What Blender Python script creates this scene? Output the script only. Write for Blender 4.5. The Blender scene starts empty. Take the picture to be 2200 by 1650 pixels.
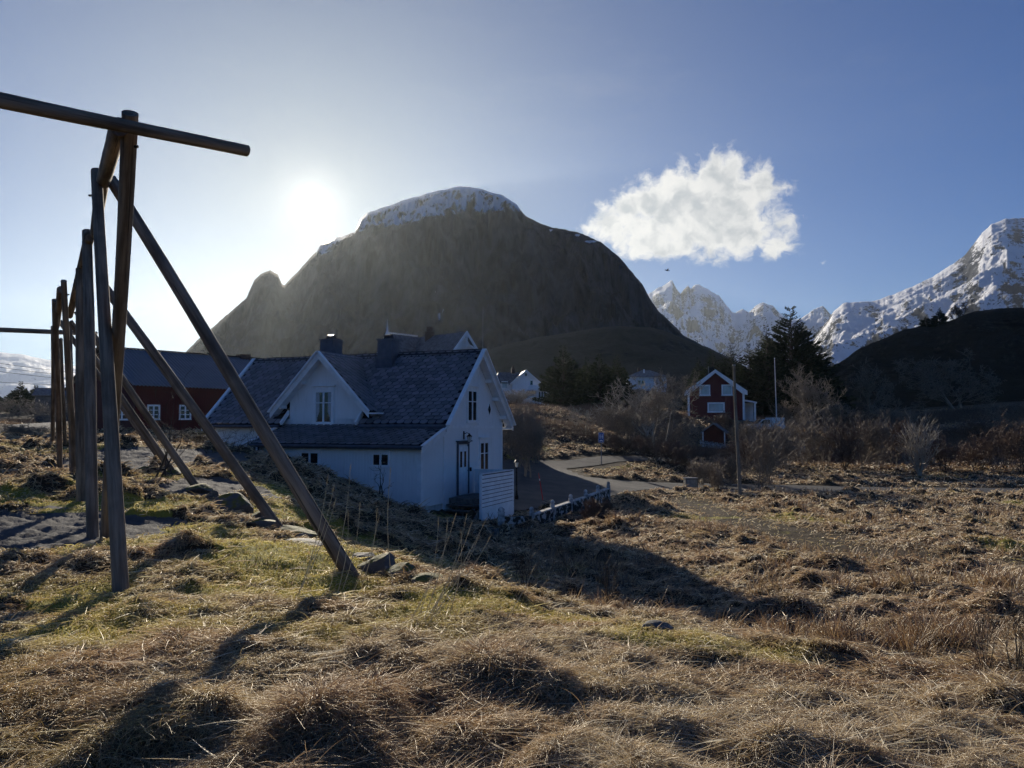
import bpy, math, random
import numpy as np
from mathutils import Vector

R = math.radians
random.seed(7)
rng = np.random.default_rng(7)
sc = bpy.context.scene
COL = sc.collection

# ------------------------------------------------------------------ camera
FPX, CXP, CYP = 1600.0, 1100.0, 825.0          # focal length and centre in the 2200 x 1650 frame
PITCH = math.atan(87.0 / 1600.0)
cam_d = bpy.data.cameras.new("camera")
cam = bpy.data.objects.new("camera", cam_d)
COL.objects.link(cam)
cam_d.sensor_width = 36.0
cam_d.lens = 36.0 * FPX / 2200.0
cam_d.clip_start = 0.05
cam_d.clip_end = 60000.0
cam.location = (0, 0, 0)
cam.rotation_euler = (R(90) + PITCH, 0, 0)
sc.camera = cam
sc.view_settings.view_transform = 'Standard'
sc.view_settings.look = 'None'
sc.view_settings.gamma = 1.0
sc.view_settings.exposure = 0.40
sc.render.film_transparent = False
sc.cycles.max_bounces = 6
sc.cycles.diffuse_bounces = 3
sc.cycles.glossy_bounces = 2
sc.cycles.transmission_bounces = 3
sc.cycles.volume_bounces = 0
sc.cycles.transparent_max_bounces = 8
sc.cycles.use_denoising = True
sc.cycles.use_adaptive_sampling = True
sc.cycles.adaptive_threshold = 0.02
sc.cycles_curves.shape = 'RIBBONS'

SUN_AZ = math.atan((665 - CXP) / FPX)            # seen left of the view axis
SUN_EL = R(16.2)
SUN_DIR = Vector((math.sin(SUN_AZ) * math.cos(SUN_EL), math.cos(SUN_AZ) * math.cos(SUN_EL), math.sin(SUN_EL)))

def P(px, py, d):
    """the point at depth d (metres along the view axis on the ground) seen at that spot of the photograph"""
    u, v = (px - CXP) / FPX, (CYP - py) / FPX
    y = math.cos(PITCH) - math.sin(PITCH) * v
    z = math.sin(PITCH) + math.cos(PITCH) * v
    k = d / y
    return Vector((u * k, d, z * k))

# ------------------------------------------------------------------ node helpers
class NT:
    def __init__(s, tree):
        s.t = tree; s.n = tree.nodes; s.l = tree.links
    def node(s, kind, **kw):
        n = s.n.new(kind)
        for k, v in kw.items(): setattr(n, k, v)
        return n
    def put(s, sock, v):
        if isinstance(v, bpy.types.NodeSocket): s.l.new(v, sock)
        else:
            if sock.type == 'RGBA' and not isinstance(v, (int, float)) and len(v) == 3: v = (*v, 1)
            sock.default_value = v
    def m(s, op, a, b=None, c=None, clamp=False):
        n = s.node('ShaderNodeMath', operation=op); n.use_clamp = clamp
        s.put(n.inputs[0], a)
        if b is not None: s.put(n.inputs[1], b)
        if c is not None: s.put(n.inputs[2], c)
        return n.outputs[0]
    def mix(s, f, a, b, blend='MIX'):
        n = s.node('ShaderNodeMix', data_type='RGBA', blend_type=blend)
        s.put(n.inputs[0], f); s.put(n.inputs[6], a); s.put(n.inputs[7], b)
        return n.outputs[2]
    def ramp(s, f, stops):
        n = s.node('ShaderNodeValToRGB'); e = n.color_ramp.elements
        while len(e) < len(stops): e.new(0.5)
        for i, (p, c) in enumerate(stops):
            e[i].position = p; e[i].color = (c, c, c, 1) if isinstance(c, (int, float)) else (*c, 1)
        s.put(n.inputs[0], f); return n.outputs[0]
    def noise(s, vec, scale, detail=4, rough=0.55, dim='3D', dist=0.0):
        n = s.node('ShaderNodeTexNoise'); n.noise_dimensions = dim
        if vec is not None: s.l.new(vec, n.inputs['Vector'])
        n.inputs['Scale'].default_value = scale; n.inputs['Detail'].default_value = detail
        n.inputs['Roughness'].default_value = rough; n.inputs['Distortion'].default_value = dist
        return n.outputs[0]
    def smooth(s, x, a, b):
        n = s.node('ShaderNodeMapRange'); n.interpolation_type = 'SMOOTHSTEP'
        s.put(n.inputs[0], x); s.put(n.inputs[1], a); s.put(n.inputs[2], b)
        n.inputs[3].default_value = 0; n.inputs[4].default_value = 1
        return n.outputs[0]
    def mapv(s, vec, scale=(1, 1, 1), rot=(0, 0, 0)):
        n = s.node('ShaderNodeMapping'); s.l.new(vec, n.inputs[0])
        n.inputs['Scale'].default_value = scale; n.inputs['Rotation'].default_value = rot
        return n.outputs[0]

# ------------------------------------------------------------------ sky
world = bpy.data.worlds.new("World"); sc.world = world; world.use_nodes = True
W = NT(world.node_tree); W.n.clear()
SKY_STRENGTH = 0.060
sky = W.node('ShaderNodeTexSky'); sky.sky_type = 'NISHITA'; sky.sun_disc = False
sky.sun_elevation = SUN_EL; sky.sun_rotation = SUN_AZ
sky.altitude = 100; sky.air_density = 1.0; sky.dust_density = 0.25; sky.ozone_density = 2.2
tc = W.node('ShaderNodeTexCoord')
D = tc.outputs['Generated']
nrm = W.node('ShaderNodeVectorMath', operation='NORMALIZE'); W.l.new(D, nrm.inputs[0]); D = nrm.outputs[0]
sep = W.node('ShaderNodeSeparateXYZ'); W.l.new(D, sep.inputs[0])
dx, dy, dz = sep.outputs
# bearing and height of a direction in degrees
azd = W.m('MULTIPLY', W.m('ARCTAN2', dx, dy), 57.29578)
eld = W.m('MULTIPLY', W.m('ARCSINE', dz), 57.29578)
# bright ring of air around the sun, and its disc
dot = W.node('ShaderNodeVectorMath', operation='DOT_PRODUCT'); W.l.new(D, dot.inputs[0]); dot.inputs[1].default_value = SUN_DIR
ang = W.m('MULTIPLY', W.m('ARCCOSINE', W.m('MINIMUM', dot.outputs['Value'], 0.9999999)), 57.29578)
def expo(w): return W.m('EXPONENT', W.m('DIVIDE', ang, -w))
glow_a = W.mix(1.0, (1.0, 0.97, 0.92), W.m('MULTIPLY', expo(1.4), 10.0), 'MULTIPLY')
glow_b = W.mix(1.0, (0.78, 0.92, 1.0), W.m('MULTIPLY', expo(6.0), 1.3), 'MULTIPLY')
disc = W.mix(1.0, (1.0, 0.97, 0.9), W.m('MULTIPLY', W.m('SUBTRACT', 1.0, W.smooth(ang, 0.3, 1.3)), 250.0), 'MULTIPLY')
skyc = W.mix(1.0, sky.outputs[0], (0.24, 0.58, 1.14), 'MULTIPLY')
skyc = W.mix(1.0, skyc, W.m('SUBTRACT', 1.0, W.m('MULTIPLY', expo(26.0), 0.90)), 'MULTIPLY')
skyc = W.mix(1.0, skyc, glow_a, 'ADD'); skyc = W.mix(1.0, skyc, glow_b, 'ADD')
# one cumulus cloud and a few wisps
comb = W.node('ShaderNodeCombineXYZ'); W.put(comb.inputs[0], azd); W.put(comb.inputs[1], eld)
cv = comb.outputs[0]
def warpv(src, scale, amp, detail=3):
    t_ = W.node('ShaderNodeTexNoise'); W.l.new(src, t_.inputs['Vector']); t_.inputs['Scale'].default_value = scale; t_.inputs['Detail'].default_value = detail
    c_ = W.node('ShaderNodeVectorMath', operation='SUBTRACT'); W.l.new(t_.outputs['Color'], c_.inputs[0]); c_.inputs[1].default_value = (0.5, 0.5, 0.5)
    o_ = W.node('ShaderNodeVectorMath', operation='MULTIPLY_ADD'); W.l.new(c_.outputs[0], o_.inputs[0]); o_.inputs[1].default_value = (amp, amp * 0.8, 0); W.l.new(src, o_.inputs[2])
    return o_.outputs[0]
v1 = warpv(cv, 0.35, 1.6); v2 = warpv(v1, 1.3, 0.7, 5)
ws = W.node('ShaderNodeSeparateXYZ'); W.l.new(v2, ws.inputs[0]); wa, we = ws.outputs[0], ws.outputs[1]
def blob(px, py, rx, ry, amp=1.0):
    az = math.degrees(math.atan((px - CXP) / FPX)); q = P(px, py, 1.0)
    el = math.degrees(math.atan2(q.z, math.hypot(q.x, q.y)))
    kx, ky = math.degrees(rx / FPX), math.degrees(ry / FPX)
    a = W.m('DIVIDE', W.m('SUBTRACT', wa, az), kx); e = W.m('DIVIDE', W.m('SUBTRACT', we, el), ky)
    r2 = W.m('ADD', W.m('MULTIPLY', a, a), W.m('MULTIPLY', e, e))
    return W.m('MULTIPLY', W.m('EXPONENT', W.m('MULTIPLY', r2, -1.0)), amp)
blobs = [(1330, 462, 60, 38, 0.9), (1400, 432, 60, 45, 1.0), (1480, 410, 60, 48, 1.1), (1560, 365, 36, 42, 1.1), (1550, 430, 70, 60, 1.2),
         (1640, 375, 30, 32, 0.8), (1610, 450, 60, 60, 0.9), (1390, 520, 60, 30, 0.8), (1480, 495, 90, 45, 1.1),
         (1590, 520, 90, 34, 0.9), (1680, 535, 40, 24, 0.7), (1700, 402, 32, 13, 0.7), (1285, 480, 40, 15, 0.75), (1262, 488, 22, 9, 0.5), (1330, 505, 50, 26, 0.7),
         (1545, 565, 42, 12, 0.45), (1772, 563, 16, 6, 0.55), (1685, 475, 26, 34, 0.5), (1742, 460, 20, 6, 0.35), (1430, 540, 60, 18, 0.5)]
tot = None
for b in blobs:
    k = blob(*b); tot = k if tot is None else W.m('ADD', tot, k)
n1 = W.noise(v2, 0.75, 8, 0.50)
n2 = W.noise(W.mapv(v2, (1.0, 1.4, 1), (0, 0, 0.5)), 2.2, 8, 0.66)
field = W.m('ADD', tot, W.m('MULTIPLY', W.m('SUBTRACT', n1, 0.5), 2.7))
field = W.m('ADD', field, W.m('MULTIPLY', W.m('SUBTRACT', n2, 0.5), 0.8))
calpha = W.m('MULTIPLY', W.smooth(field, 0.25, 1.25), W.smooth(tot, 0.10, 0.42))
lump = W.noise(v1, 0.6, 4, 0.45); lump2 = W.noise(W.mapv(v2, (1, 1, 1), (0, 0, 0.4)), 0.45, 4, 0.5)
thick = W.m('ADD', W.m('MULTIPLY', W.smooth(field, 0.9, 2.1), 0.45), W.m('ADD', W.m('MULTIPLY', W.smooth(lump, 0.36, 0.70), 0.42), W.m('MULTIPLY', W.smooth(lump2, 0.4, 0.65), 0.35)))
cloudc = W.ramp(thick, [(0.0, (1.0, 0.99, 0.97)), (0.4, (0.88, 0.885, 0.89)), (0.8, (0.60, 0.63, 0.67)), (1.0, (0.50, 0.54, 0.60))])
cloudc = W.mix(1.0, cloudc, (10.6, 10.5, 10.3), 'MULTIPLY')
skyc = W.mix(calpha, skyc, cloudc)
# thin high cirrus
ci = W.noise(W.mapv(cv, (0.05, 0.16, 1), (0, 0, 0.5)), 1.0, 9, 0.6)
cir = W.m('MULTIPLY', W.smooth(ci, 0.5, 0.8), W.m('MULTIPLY', W.smooth(eld, 12, 26), 0.10))
skyc = W.mix(cir, skyc, (5.0, 5.3, 5.6))
skyc = W.mix(1.0, skyc, disc, 'ADD')
bg = W.node('ShaderNodeBackground'); W.put(bg.inputs[0], skyc); bg.inputs[1].default_value = SKY_STRENGTH
wo = W.node('ShaderNodeOutputWorld'); W.l.new(bg.outputs[0], wo.inputs[0])
world.cycles.sampling_method = 'MANUAL'; world.cycles.sample_map_resolution = 1024

# ------------------------------------------------------------------ sun
sun_d = bpy.data.lights.new("sun", 'SUN'); sun_d.energy = 5.0; sun_d.angle = R(0.5); sun_d.color = (1.0, 0.89, 0.73)
sun = bpy.data.objects.new("sun", sun_d); COL.objects.link(sun)
sun.rotation_euler = SUN_DIR.to_track_quat('Z', 'Y').to_euler()
sun.location = (0, 0, 50)

# ------------------------------------------------------------------ tagging and mesh helpers
def tag(o, label=None, cat=None, group=None, kind=None):
    if label: o['label'] = label
    if cat: o['category'] = cat
    if group: o['group'] = group
    if kind: o['kind'] = kind
    return o

def empty(name, loc, rz=0.0):
    o = bpy.data.objects.new(name, None); COL.objects.link(o)
    o.location = loc; o.rotation_euler = (0, 0, rz); o.empty_display_size = 0.3
    return o

def copy_tree(o, parent=None):
    c = o.copy(); COL.objects.link(c)
    if parent: c.parent = parent
    for ch in list(o.children): copy_tree(ch, c)
    return c

def mesh_np(name, V, F, mat, parent=None, smooth=False, attrs=None):
    """V (n,3), F (m,3) or (m,4) numpy arrays -> one mesh object"""
    me = bpy.data.meshes.new(name)
    V = np.ascontiguousarray(V, dtype=np.float32); F = np.ascontiguousarray(F, dtype=np.int32)
    k = F.shape[1]
    me.vertices.add(len(V)); me.vertices.foreach_set('co', V.ravel())
    me.loops.add(F.size); me.loops.foreach_set('vertex_index', F.ravel())
    me.polygons.add(len(F)); me.polygons.foreach_set('loop_start', np.arange(0, F.size, k, dtype=np.int32))
    me.polygons.foreach_set('loop_total', np.full(len(F), k, dtype=np.int32))
    me.update(calc_edges=True)
    if smooth: me.polygons.foreach_set('use_smooth', np.ones(len(F), dtype=bool))
    if attrs:
        for an, av in attrs.items():
            a = me.attributes.new(an, 'FLOAT', 'POINT'); a.data.foreach_set('value', np.ascontiguousarray(av, dtype=np.float32).ravel())
    me.materials.append(mat)
    o = bpy.data.objects.new(name, me); COL.objects.link(o)
    if parent: o.parent = parent
    return o

class MB:
    """collects boxes, prisms and tubes; build() links them as one mesh object. zo is added to every z"""
    def __init__(s, zo=0.0): s.v = []; s.f = []; s.zo = zo; s.mi = []; s.cur = 0
    def add(s, vs, fs):
        b = len(s.v); s.v += [tuple(v) for v in vs]; s.f += [tuple(b + i for i in f) for f in fs]; s.mi += [s.cur] * len(fs)
    def box(s, x0, x1, y0, y1, z0, z1):
        if x0 > x1: x0, x1 = x1, x0
        if y0 > y1: y0, y1 = y1, y0
        if z0 > z1: z0, z1 = z1, z0
        s.add([(x0, y0, z0), (x1, y0, z0), (x1, y1, z0), (x0, y1, z0), (x0, y0, z1), (x1, y0, z1), (x1, y1, z1), (x0, y1, z1)],
              [(0, 3, 2, 1), (4, 5, 6, 7), (0, 1, 5, 4), (1, 2, 6, 5), (2, 3, 7, 6), (3, 0, 4, 7)])
        return s
    def extr(s, poly, d):
        """polygon (3d points, one plane) swept along vector d"""
        n = len(poly); p = [Vector(q) for q in poly]; d = Vector(d)
        vs = p + [q + d for q in p]
        fs = [tuple(range(n))[::-1], tuple(range(n, 2 * n))] + [(i, (i + 1) % n, n + (i + 1) % n, n + i) for i in range(n)]
        # orientation
        nr = Vector((0, 0, 0))
        for i in range(n): nr += p[i].cross(p[(i + 1) % n])
        if nr.dot(d) < 0: fs = [f[::-1] for f in fs]
        s.add(vs, fs); return s
    def beam(s, a, b, w, h, up=(0, 0, 1)):
        """square bar from a to b"""
        a, b = Vector(a), Vector(b); t = (b - a).normalized(); up = Vector(up)
        r = t.cross(up)
        if r.length < 1e-5: r = t.cross(Vector((1, 0, 0)))
        r.normalize(); u = r.cross(t)
        q = [a + r * (w / 2) * i + u * (h / 2) * j for i, j in ((-1, -1), (1, -1), (1, 1), (-1, 1))]
        return s.extr(q, b - a)
    def tube(s, pts, rad, n=10, cap=True, wob=0.0, sd=0):
        pts = [Vector(p) for p in pts]; k = len(pts); rr = random.Random(sd)
        if isinstance(rad, (int, float)): rad = [rad] * k
        base = len(s.v); ref = None
        for i, p in enumerate(pts):
            t = (pts[min(i + 1, k - 1)] - pts[max(i - 1, 0)]).normalized()
            if ref is None:
                ref = t.cross(Vector((0.31, 0.2, 0.93)))
                if ref.length < 1e-4: ref = t.cross(Vector((1, 0, 0)))
            ref = (ref - t * ref.dot(t)).normalized(); bi = t.cross(ref)
            for j in range(n):
                a = 2 * math.pi * j / n; r = rad[i] * (1 + wob * rr.uniform(-1, 1))
                s.v.append(tuple(p + (ref * math.cos(a) + bi * math.sin(a)) * r))
        for i in range(k - 1):
            for j in range(n):
                a, b = base + i * n + j, base + i * n + (j + 1) % n
                s.f.append((a, b, b + n, a + n))
        if cap:
            s.f.append(tuple(base + j for j in range(n))[::-1]); s.f.append(tuple(base + (k - 1) * n + j for j in range(n)))
        return s
    def lathe(s, c, prof, n=12):
        """profile of (radius, z) turned about the vertical through c"""
        return s.tube([(c[0], c[1], c[2] + z) for r, z in prof], [max(r, 1e-4) for r, z in prof], n)
    def build(s, name, mat, parent=None, smooth=False, mat2=None):
        me = bpy.data.meshes.new(name)
        me.from_pydata([(x, y, z + s.zo) for x, y, z in s.v], [], s.f); me.update()
        if smooth:
            me.polygons.foreach_set('use_smooth', np.ones(len(me.polygons), dtype=bool))
            me.set_sharp_from_angle(angle=R(40))
        me.materials.append(mat)
        if mat2:
            me.materials.append(mat2); mi = np.array((s.mi + [0] * len(s.f))[:len(s.f)], dtype=np.int32); me.polygons.foreach_set('material_index', mi)
        o = bpy.data.objects.new(name, me); COL.objects.link(o)
        if parent: o.parent = parent
        return o

# ------------------------------------------------------------------ numpy noise
_perm = rng.permutation(4096)
def _h2(ix, iy, s=0): return _perm[(_perm[(ix * 73 + s * 911) & 4095] + iy * 37) & 4095]
def vnoise(x, y, s=0):
    """gradient noise, about -1..1"""
    x = np.asarray(x, dtype=np.float64); y = np.asarray(y, dtype=np.float64)
    ix, iy = np.floor(x).astype(np.int64), np.floor(y).astype(np.int64); fx, fy = x - ix, y - iy
    u = fx * fx * fx * (fx * (fx * 6 - 15) + 10); v = fy * fy * fy * (fy * (fy * 6 - 15) + 10)
    def g(jx, jy, ax, ay):
        a = _h2(ix + jx, iy + jy, s) * (2 * np.pi / 4096); return np.cos(a) * ax + np.sin(a) * ay
    a = g(0, 0, fx, fy); b = g(1, 0, fx - 1, fy); c = g(0, 1, fx, fy - 1); d = g(1, 1, fx - 1, fy - 1)
    return ((a * (1 - u) + b * u) * (1 - v) + (c * (1 - u) + d * u) * v) * 1.5
def fbm(x, y, octv=5, s=0, gain=0.5, lac=2.03, ridged=False):
    o = 0; a = 1; t = 0
    for i in range(octv):
        n = vnoise(x, y, s + i)
        if ridged: n = 1 - 2 * np.abs(n)
        o = o + a * n; t += a; a *= gain; x = x * lac + 17.3; y = y * lac - 9.1
    return o / t
def sstep(x, a, b):
    t = np.clip((np.asarray(x) - a) / (b - a), 0, 1); return t * t * (3 - 2 * t)
def worley(x, y, cell, s=0, jit=0.85):
    """distance to the nearest scattered centre, vector from it, its random number"""
    gx, gy = x / cell, y / cell; ix, iy = np.floor(gx).astype(np.int64), np.floor(gy).astype(np.int64)
    bd = np.full(np.shape(gx), 1e9); bx = np.zeros_like(bd); by = np.zeros_like(bd); br = np.zeros_like(bd)
    for jx in (-1, 0, 1):
        for jy in (-1, 0, 1):
            cx, cy = ix + jx, iy + jy; h = _h2(cx, cy, s); h2 = _h2(cy, cx, s + 5)
            px = cx + 0.5 + (h / 4096 - 0.5) * jit; py = cy + 0.5 + (h2 / 4096 - 0.5) * jit
            ddx, ddy = gx - px, gy - py; d = np.hypot(ddx, ddy); m = d < bd
            bd = np.where(m, d, bd); bx = np.where(m, ddx, bx); by = np.where(m, ddy, by); br = np.where(m, ((h * 7 + h2) & 4095) / 4096, br)
    return bd * cell, bx * cell, by * cell, br

# ------------------------------------------------------------------ the lie of the land
ctrl = []
for q in [(0, 1650, 3.45), (550, 1650, 3.45), (1100, 1650, 3.5), (1650, 1650, 3.6), (2200, 1650, 3.8),
          (0, 1400, 5.2), (600, 1400, 5.3), (1100, 1450, 5.0), (262, 1290, 7.3), (0, 1250, 7.6), (770, 1265, 8.5), (500, 1200, 9.2),
          (930, 1262, 8.6), (930, 1254, 12.9), (860, 1222, 13.4), (1000, 1290, 7.6), (1000, 1286, 12.3), (1000, 1243, 15), (1000, 1205, 18), (1100, 1322, 7.0), (1100, 1306, 12.0), (1000, 1182, 21), (1080, 1166, 25.5), (1180, 1156, 26.8), (1260, 1126, 30), (1320, 1102, 33),
          (1200, 1350, 6.6), (1200, 1330, 11.6), (1200, 1265, 15.5), (1250, 1235, 17.5), (1400, 1378, 6.1), (1400, 1370, 11.0), (1420, 1300, 14.8), (1530, 1390, 10.8), (1600, 1428, 5.8), (1700, 1405, 9.6),
          (2200, 1500, 5.6), (2000, 1352, 10.6), (2200, 1300, 11.5), (1700, 1300, 13.5), (1500, 1200, 20), (1900, 1200, 20),
          (2200, 1180, 20.5), (1300, 1130, 28), (1600, 1100, 34), (2000, 1100, 34), (2200, 1085, 37),
          (1700, 1052, 47), (2200, 1056, 45), (2450, 1060, 44), (1350, 1045, 47), (1800, 1030, 56), (2200, 1028, 56), (1700, 1010, 62),
          (2000, 1005, 66), (2200, 1000, 66), (2500, 1000, 60),
          (1560, 965, 84), (1540, 905, 98), (1700, 920, 98), (1900, 905, 118), (2100, 895, 112), (2200, 885, 112), (2500, 880, 100),
          (1500, 880, 140), (1800, 855, 170), (2200, 850, 170),
          (1100, 1088, 36.5), (1200, 1050, 43), (1300, 1040, 46), (1150, 1004, 54), (1290, 990, 60), (1400, 1015, 56),
          (1150, 955, 66), (1250, 945, 72), (1100, 935, 70), (1180, 912, 78), (1180, 906, 86), (1150, 880, 92), (1110, 873, 125), (1220, 880, 112),
          (1390, 835, 150), (1400, 885, 116), (1400, 960, 76), (1480, 970, 78),
          (450, 972, 31), (600, 1002, 25.5), (690, 1024, 26), (780, 1070, 26.6), (860, 1106, 27), (905, 1113, 27.5), (500, 974, 28),
          (650, 1100, 17.5), (620, 1150, 13.4), (700, 1122, 17.5), (850, 1180, 17), (950, 1150, 23), (830, 1203, 11.2), (760, 1150, 17),
          (430, 1045, 17.5), (385, 1028, 19), (226, 1162, 10.8), (175, 1085, 14), (160, 1035, 18.6), (128, 1005, 22),
          (100, 957, 30), (300, 958, 29), (0, 955, 32), (-300, 960, 30), (50, 940, 52), (50, 916, 90), (50, 900, 130), (-300, 930, 60),
          (400, 930, 47), (560, 935, 43), (1200, 872, 175), (850, 878, 175), (1450, 862, 175), (800, 885, 75), (600, 880, 100), (900, 880, 90), (1000, 990, 50), (1050, 1060, 38), (1010, 1130, 27)]:
    p = P(*q); ctrl.append((p.x, p.y, p.z))
ctrl += [(0.01, 1.2, -1.6), (1.2, 0, -1.62), (-1.2, 0, -1.58), (0, -1.2, -1.6), (0, -5, -1.75), (-6, -4, -1.6), (6, -4, -2.2), (-6, 0.5, -1.55), (6, 0.5, -2.0),
         (-12, 2, -1.7), (12, 2, -2.8), (0, -20, -2.6), (-20, -20, -2.4), (20, -20, -3.6), (-25, 5, -1.8), (25, 5, -3.8), (-30, 20, -1.4), (40, 25, -4.0)]
for a in range(-180, 180, 24):
    s_, c_ = math.sin(R(a)), math.cos(R(a))
    front = abs(a) < 60
    if not front: ctrl.append((60 * s_, 60 * c_, -3.0))
    ctrl.append((260 * s_, 260 * c_, 6.0 if front else 2.0)); ctrl.append((900 * s_, 900 * c_, 2.0)); ctrl.append((9000 * s_, 9000 * c_, -20.0))
ctrl = np.array(ctrl)
def polar(x, y):
    r = np.hypot(x, y); return np.arctan2(x, y), np.log(np.maximum(r, 1.0))
ca, cl = polar(ctrl[:, 0], ctrl[:, 1]); cz = ctrl[:, 2]
ca = np.concatenate([ca, ca - 2 * np.pi, ca + 2 * np.pi]); cl = np.tile(cl, 3); cz = np.tile(cz, 3)
keep = np.abs(ca) < np.pi + 1.2; ca, cl, cz = ca[keep], cl[keep], cz[keep]
def _k(a, b, c, d):
    q = (a[:, None] - c[None]) ** 2 + (b[:, None] - d[None]) ** 2; return np.where(q > 0, q * np.log(q + 1e-12), 0.0)
A = _k(ca, cl, ca, cl) + np.eye(len(ca)) * 2e-4
Pm = np.stack([np.ones_like(ca), ca * 0 + cl], 1)
M = np.block([[A, Pm], [Pm.T, np.zeros((2, 2))]])
wts = np.linalg.solve(M, np.concatenate([cz, np.zeros(2)]))
LA, LR = 1080, 420; L0, L1 = 0.0, math.log(12000.0)
_ga = np.linspace(-np.pi, np.pi, LA + 1); _gl = np.linspace(L0, L1, LR + 1)
_tab = np.zeros((LA + 1, LR + 1))
for i in range(LA + 1):
    _tab[i] = _k(np.full(LR + 1, _ga[i]), _gl, ca, cl) @ wts[:-2] + wts[-2] + wts[-1] * _gl
def base_h(x, y):
    a, l = polar(x, y)
    fa = (a + np.pi) / (2 * np.pi) * LA; fl = np.clip((l - L0) / (L1 - L0) * LR, 0, LR - 1e-6)
    ia = np.clip(np.floor(fa).astype(int), 0, LA - 1); il = np.floor(fl).astype(int); ta, tl = fa - ia, fl - il
    h = (_tab[ia, il] * (1 - ta) + _tab[ia + 1, il] * ta) * (1 - tl) + (_tab[ia, il + 1] * (1 - ta) + _tab[ia + 1, il + 1] * ta) * tl
    r = np.hypot(x, y); return np.where(r < 1.2, h + (-1.6 - h) * (1 - np.clip(r / 1.2, 0, 1)), h)

# plan outlines of paved ground
def plan(pts): return np.array([[P(*q).x, P(*q).y] for q in pts])
ROAD = plan([(2700, 1064, 42), (2450, 1060, 43), (2200, 1055, 45.5), (1900, 1053, 47), (1700, 1050, 48), (1550, 1046, 48.5), (1440, 1043, 48.5)])
FARROAD = plan([(1150, 1002, 54.5), (1200, 999, 56), (1250, 996, 58), (1300, 991, 61), (1380, 986, 64), (1480, 984, 66)])
LEFTROAD = plan([(-500, 955, 40), (-200, 945, 46), (0, 937, 53), (60, 930, 60), (100, 919, 75), (130, 908, 100), (120, 900, 130)])
YARD = plan([(1070, 1104, 33), (1120, 1094, 35), (1180, 1087, 37), (1330, 1066, 41.5), (1400, 1056, 45), (1480, 1053, 46), (1480, 1039, 50.3), (1400, 1035, 50.5), (1330, 1032, 50.5), (1260, 1024, 51),
             (1220, 1008, 55), (1200, 996, 58.5), (1110, 1000, 56.5), (1040, 1004, 54), (1030, 1060, 42)])
PATH = plan([(1480, 1075, 40), (1530, 1100, 34), (1600, 1130, 28), (1700, 1160, 25), (1850, 1200, 20.5), (2050, 1230, 18.5), (2250, 1240, 17.5)])
def dist_line(x, y, L):
    d = np.full(np.shape(x), 1e9)
    for (ax, ay), (bx, by) in zip(L[:-1], L[1:]):
        ex, ey = bx - ax, by - ay; t = np.clip(((x - ax) * ex + (y - ay) * ey) / (ex * ex + ey * ey), 0, 1)
        d = np.minimum(d, np.hypot(x - ax - t * ex, y - ay - t * ey))
    return d
def inside(x, y, L):
    c = np.zeros(np.shape(x), bool); n = len(L)
    for i in range(n):
        ax, ay = L[i]; bx, by = L[(i + 1) % n]
        hit = ((ay > y) != (by > y)) & (x < (bx - ax) * (y - ay) / (by - ay + 1e-12) + ax); c ^= hit
    return c
def paved(x, y):
    """1 on asphalt, 0 about a metre outside"""
    m = 1 - sstep(dist_line(x, y, ROAD), 2.2, 3.4)
    m = np.maximum(m, 1 - sstep(dist_line(x, y, FARROAD), 1.9, 3.0)); m = np.maximum(m, 1 - sstep(dist_line(x, y, LEFTROAD), 2.2, 3.2))
    dy = np.where(inside(x, y, YARD), 0, dist_line(x, y, np.vstack([YARD, YARD[:1]])))
    return np.maximum(m, 1 - sstep(dy, 0.0, 0.8))
def ell(x, y, c, rx, ry, rot=0.0):
    dx_, dy_ = x - c[0], y - c[1]; cs, sn = math.cos(rot), math.sin(rot)
    return np.hypot((dx_ * cs + dy_ * sn) / rx, (-dx_ * sn + dy_ * cs) / ry)
ROCKS_BARE = [(P(40, 1140, 11), 2.2, 2.6), (P(330, 985, 24), 3.2, 3.5), (P(250, 1010, 20), 1.0, 2.0), (P(470, 1040, 18), 1.4, 2.2), (P(100, 960, 29), 5.0, 1.6)]
def bare(x, y):
    m = np.zeros(np.shape(x)); w = fbm(x * 0.9, y * 0.9, 4, 40) * 0.5
    for c, rx, ry in ROCKS_BARE: m = np.maximum(m, 1 - sstep(ell(x, y, c, rx, ry) + w, 0.75, 1.0))
    return m
def mound(x, y):
    """1 on the rocky mound on the left where moss grows"""
    c = P(420, 1130, 12.5); m = 1 - sstep(ell(x, y, (c.x, c.y), 4.9, 9.6, 0.35) + fbm(x * 0.3, y * 0.3, 3, 50) * 0.3, 0.75, 1.15)
    return m
def mossy(x, y):
    n = fbm(x * 0.55, y * 0.55, 4, 60); m = mound(x, y) * sstep(n, -0.30, 0.22)
    c = P(1100, 1330, 7.2); m = np.maximum(m, (1 - sstep(ell(x, y, (c.x, c.y), 1.6, 0.55, 0.0), 0.7, 1.2)) * 0.8)
    c = P(1500, 1395, 6.2); m = np.maximum(m, (1 - sstep(ell(x, y, (c.x, c.y), 1.0, 0.5, 0.0), 0.7, 1.2)) * 0.7)
    green = sstep(fbm(x * 0.22, y * 0.22, 4, 64), 0.14, 0.45) * sstep(np.hypot(x, y), 8, 14) * 0.6
    pth = (1 - sstep(dist_line(x, y, PATH), 0.2, 1.8)) * (0.28 + 0.35 * fbm(x * 0.9, y * 0.9, 3, 66))
    return np.maximum(np.maximum(m, green), pth)
def tuft_field(x, y):
    wx = x + fbm(x * 1.1, y * 1.1, 3, 70) * 0.35; wy = y + fbm(x * 1.1, y * 1.1, 3, 75) * 0.35
    r = np.hypot(x, y); return wx, wy, r
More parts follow.
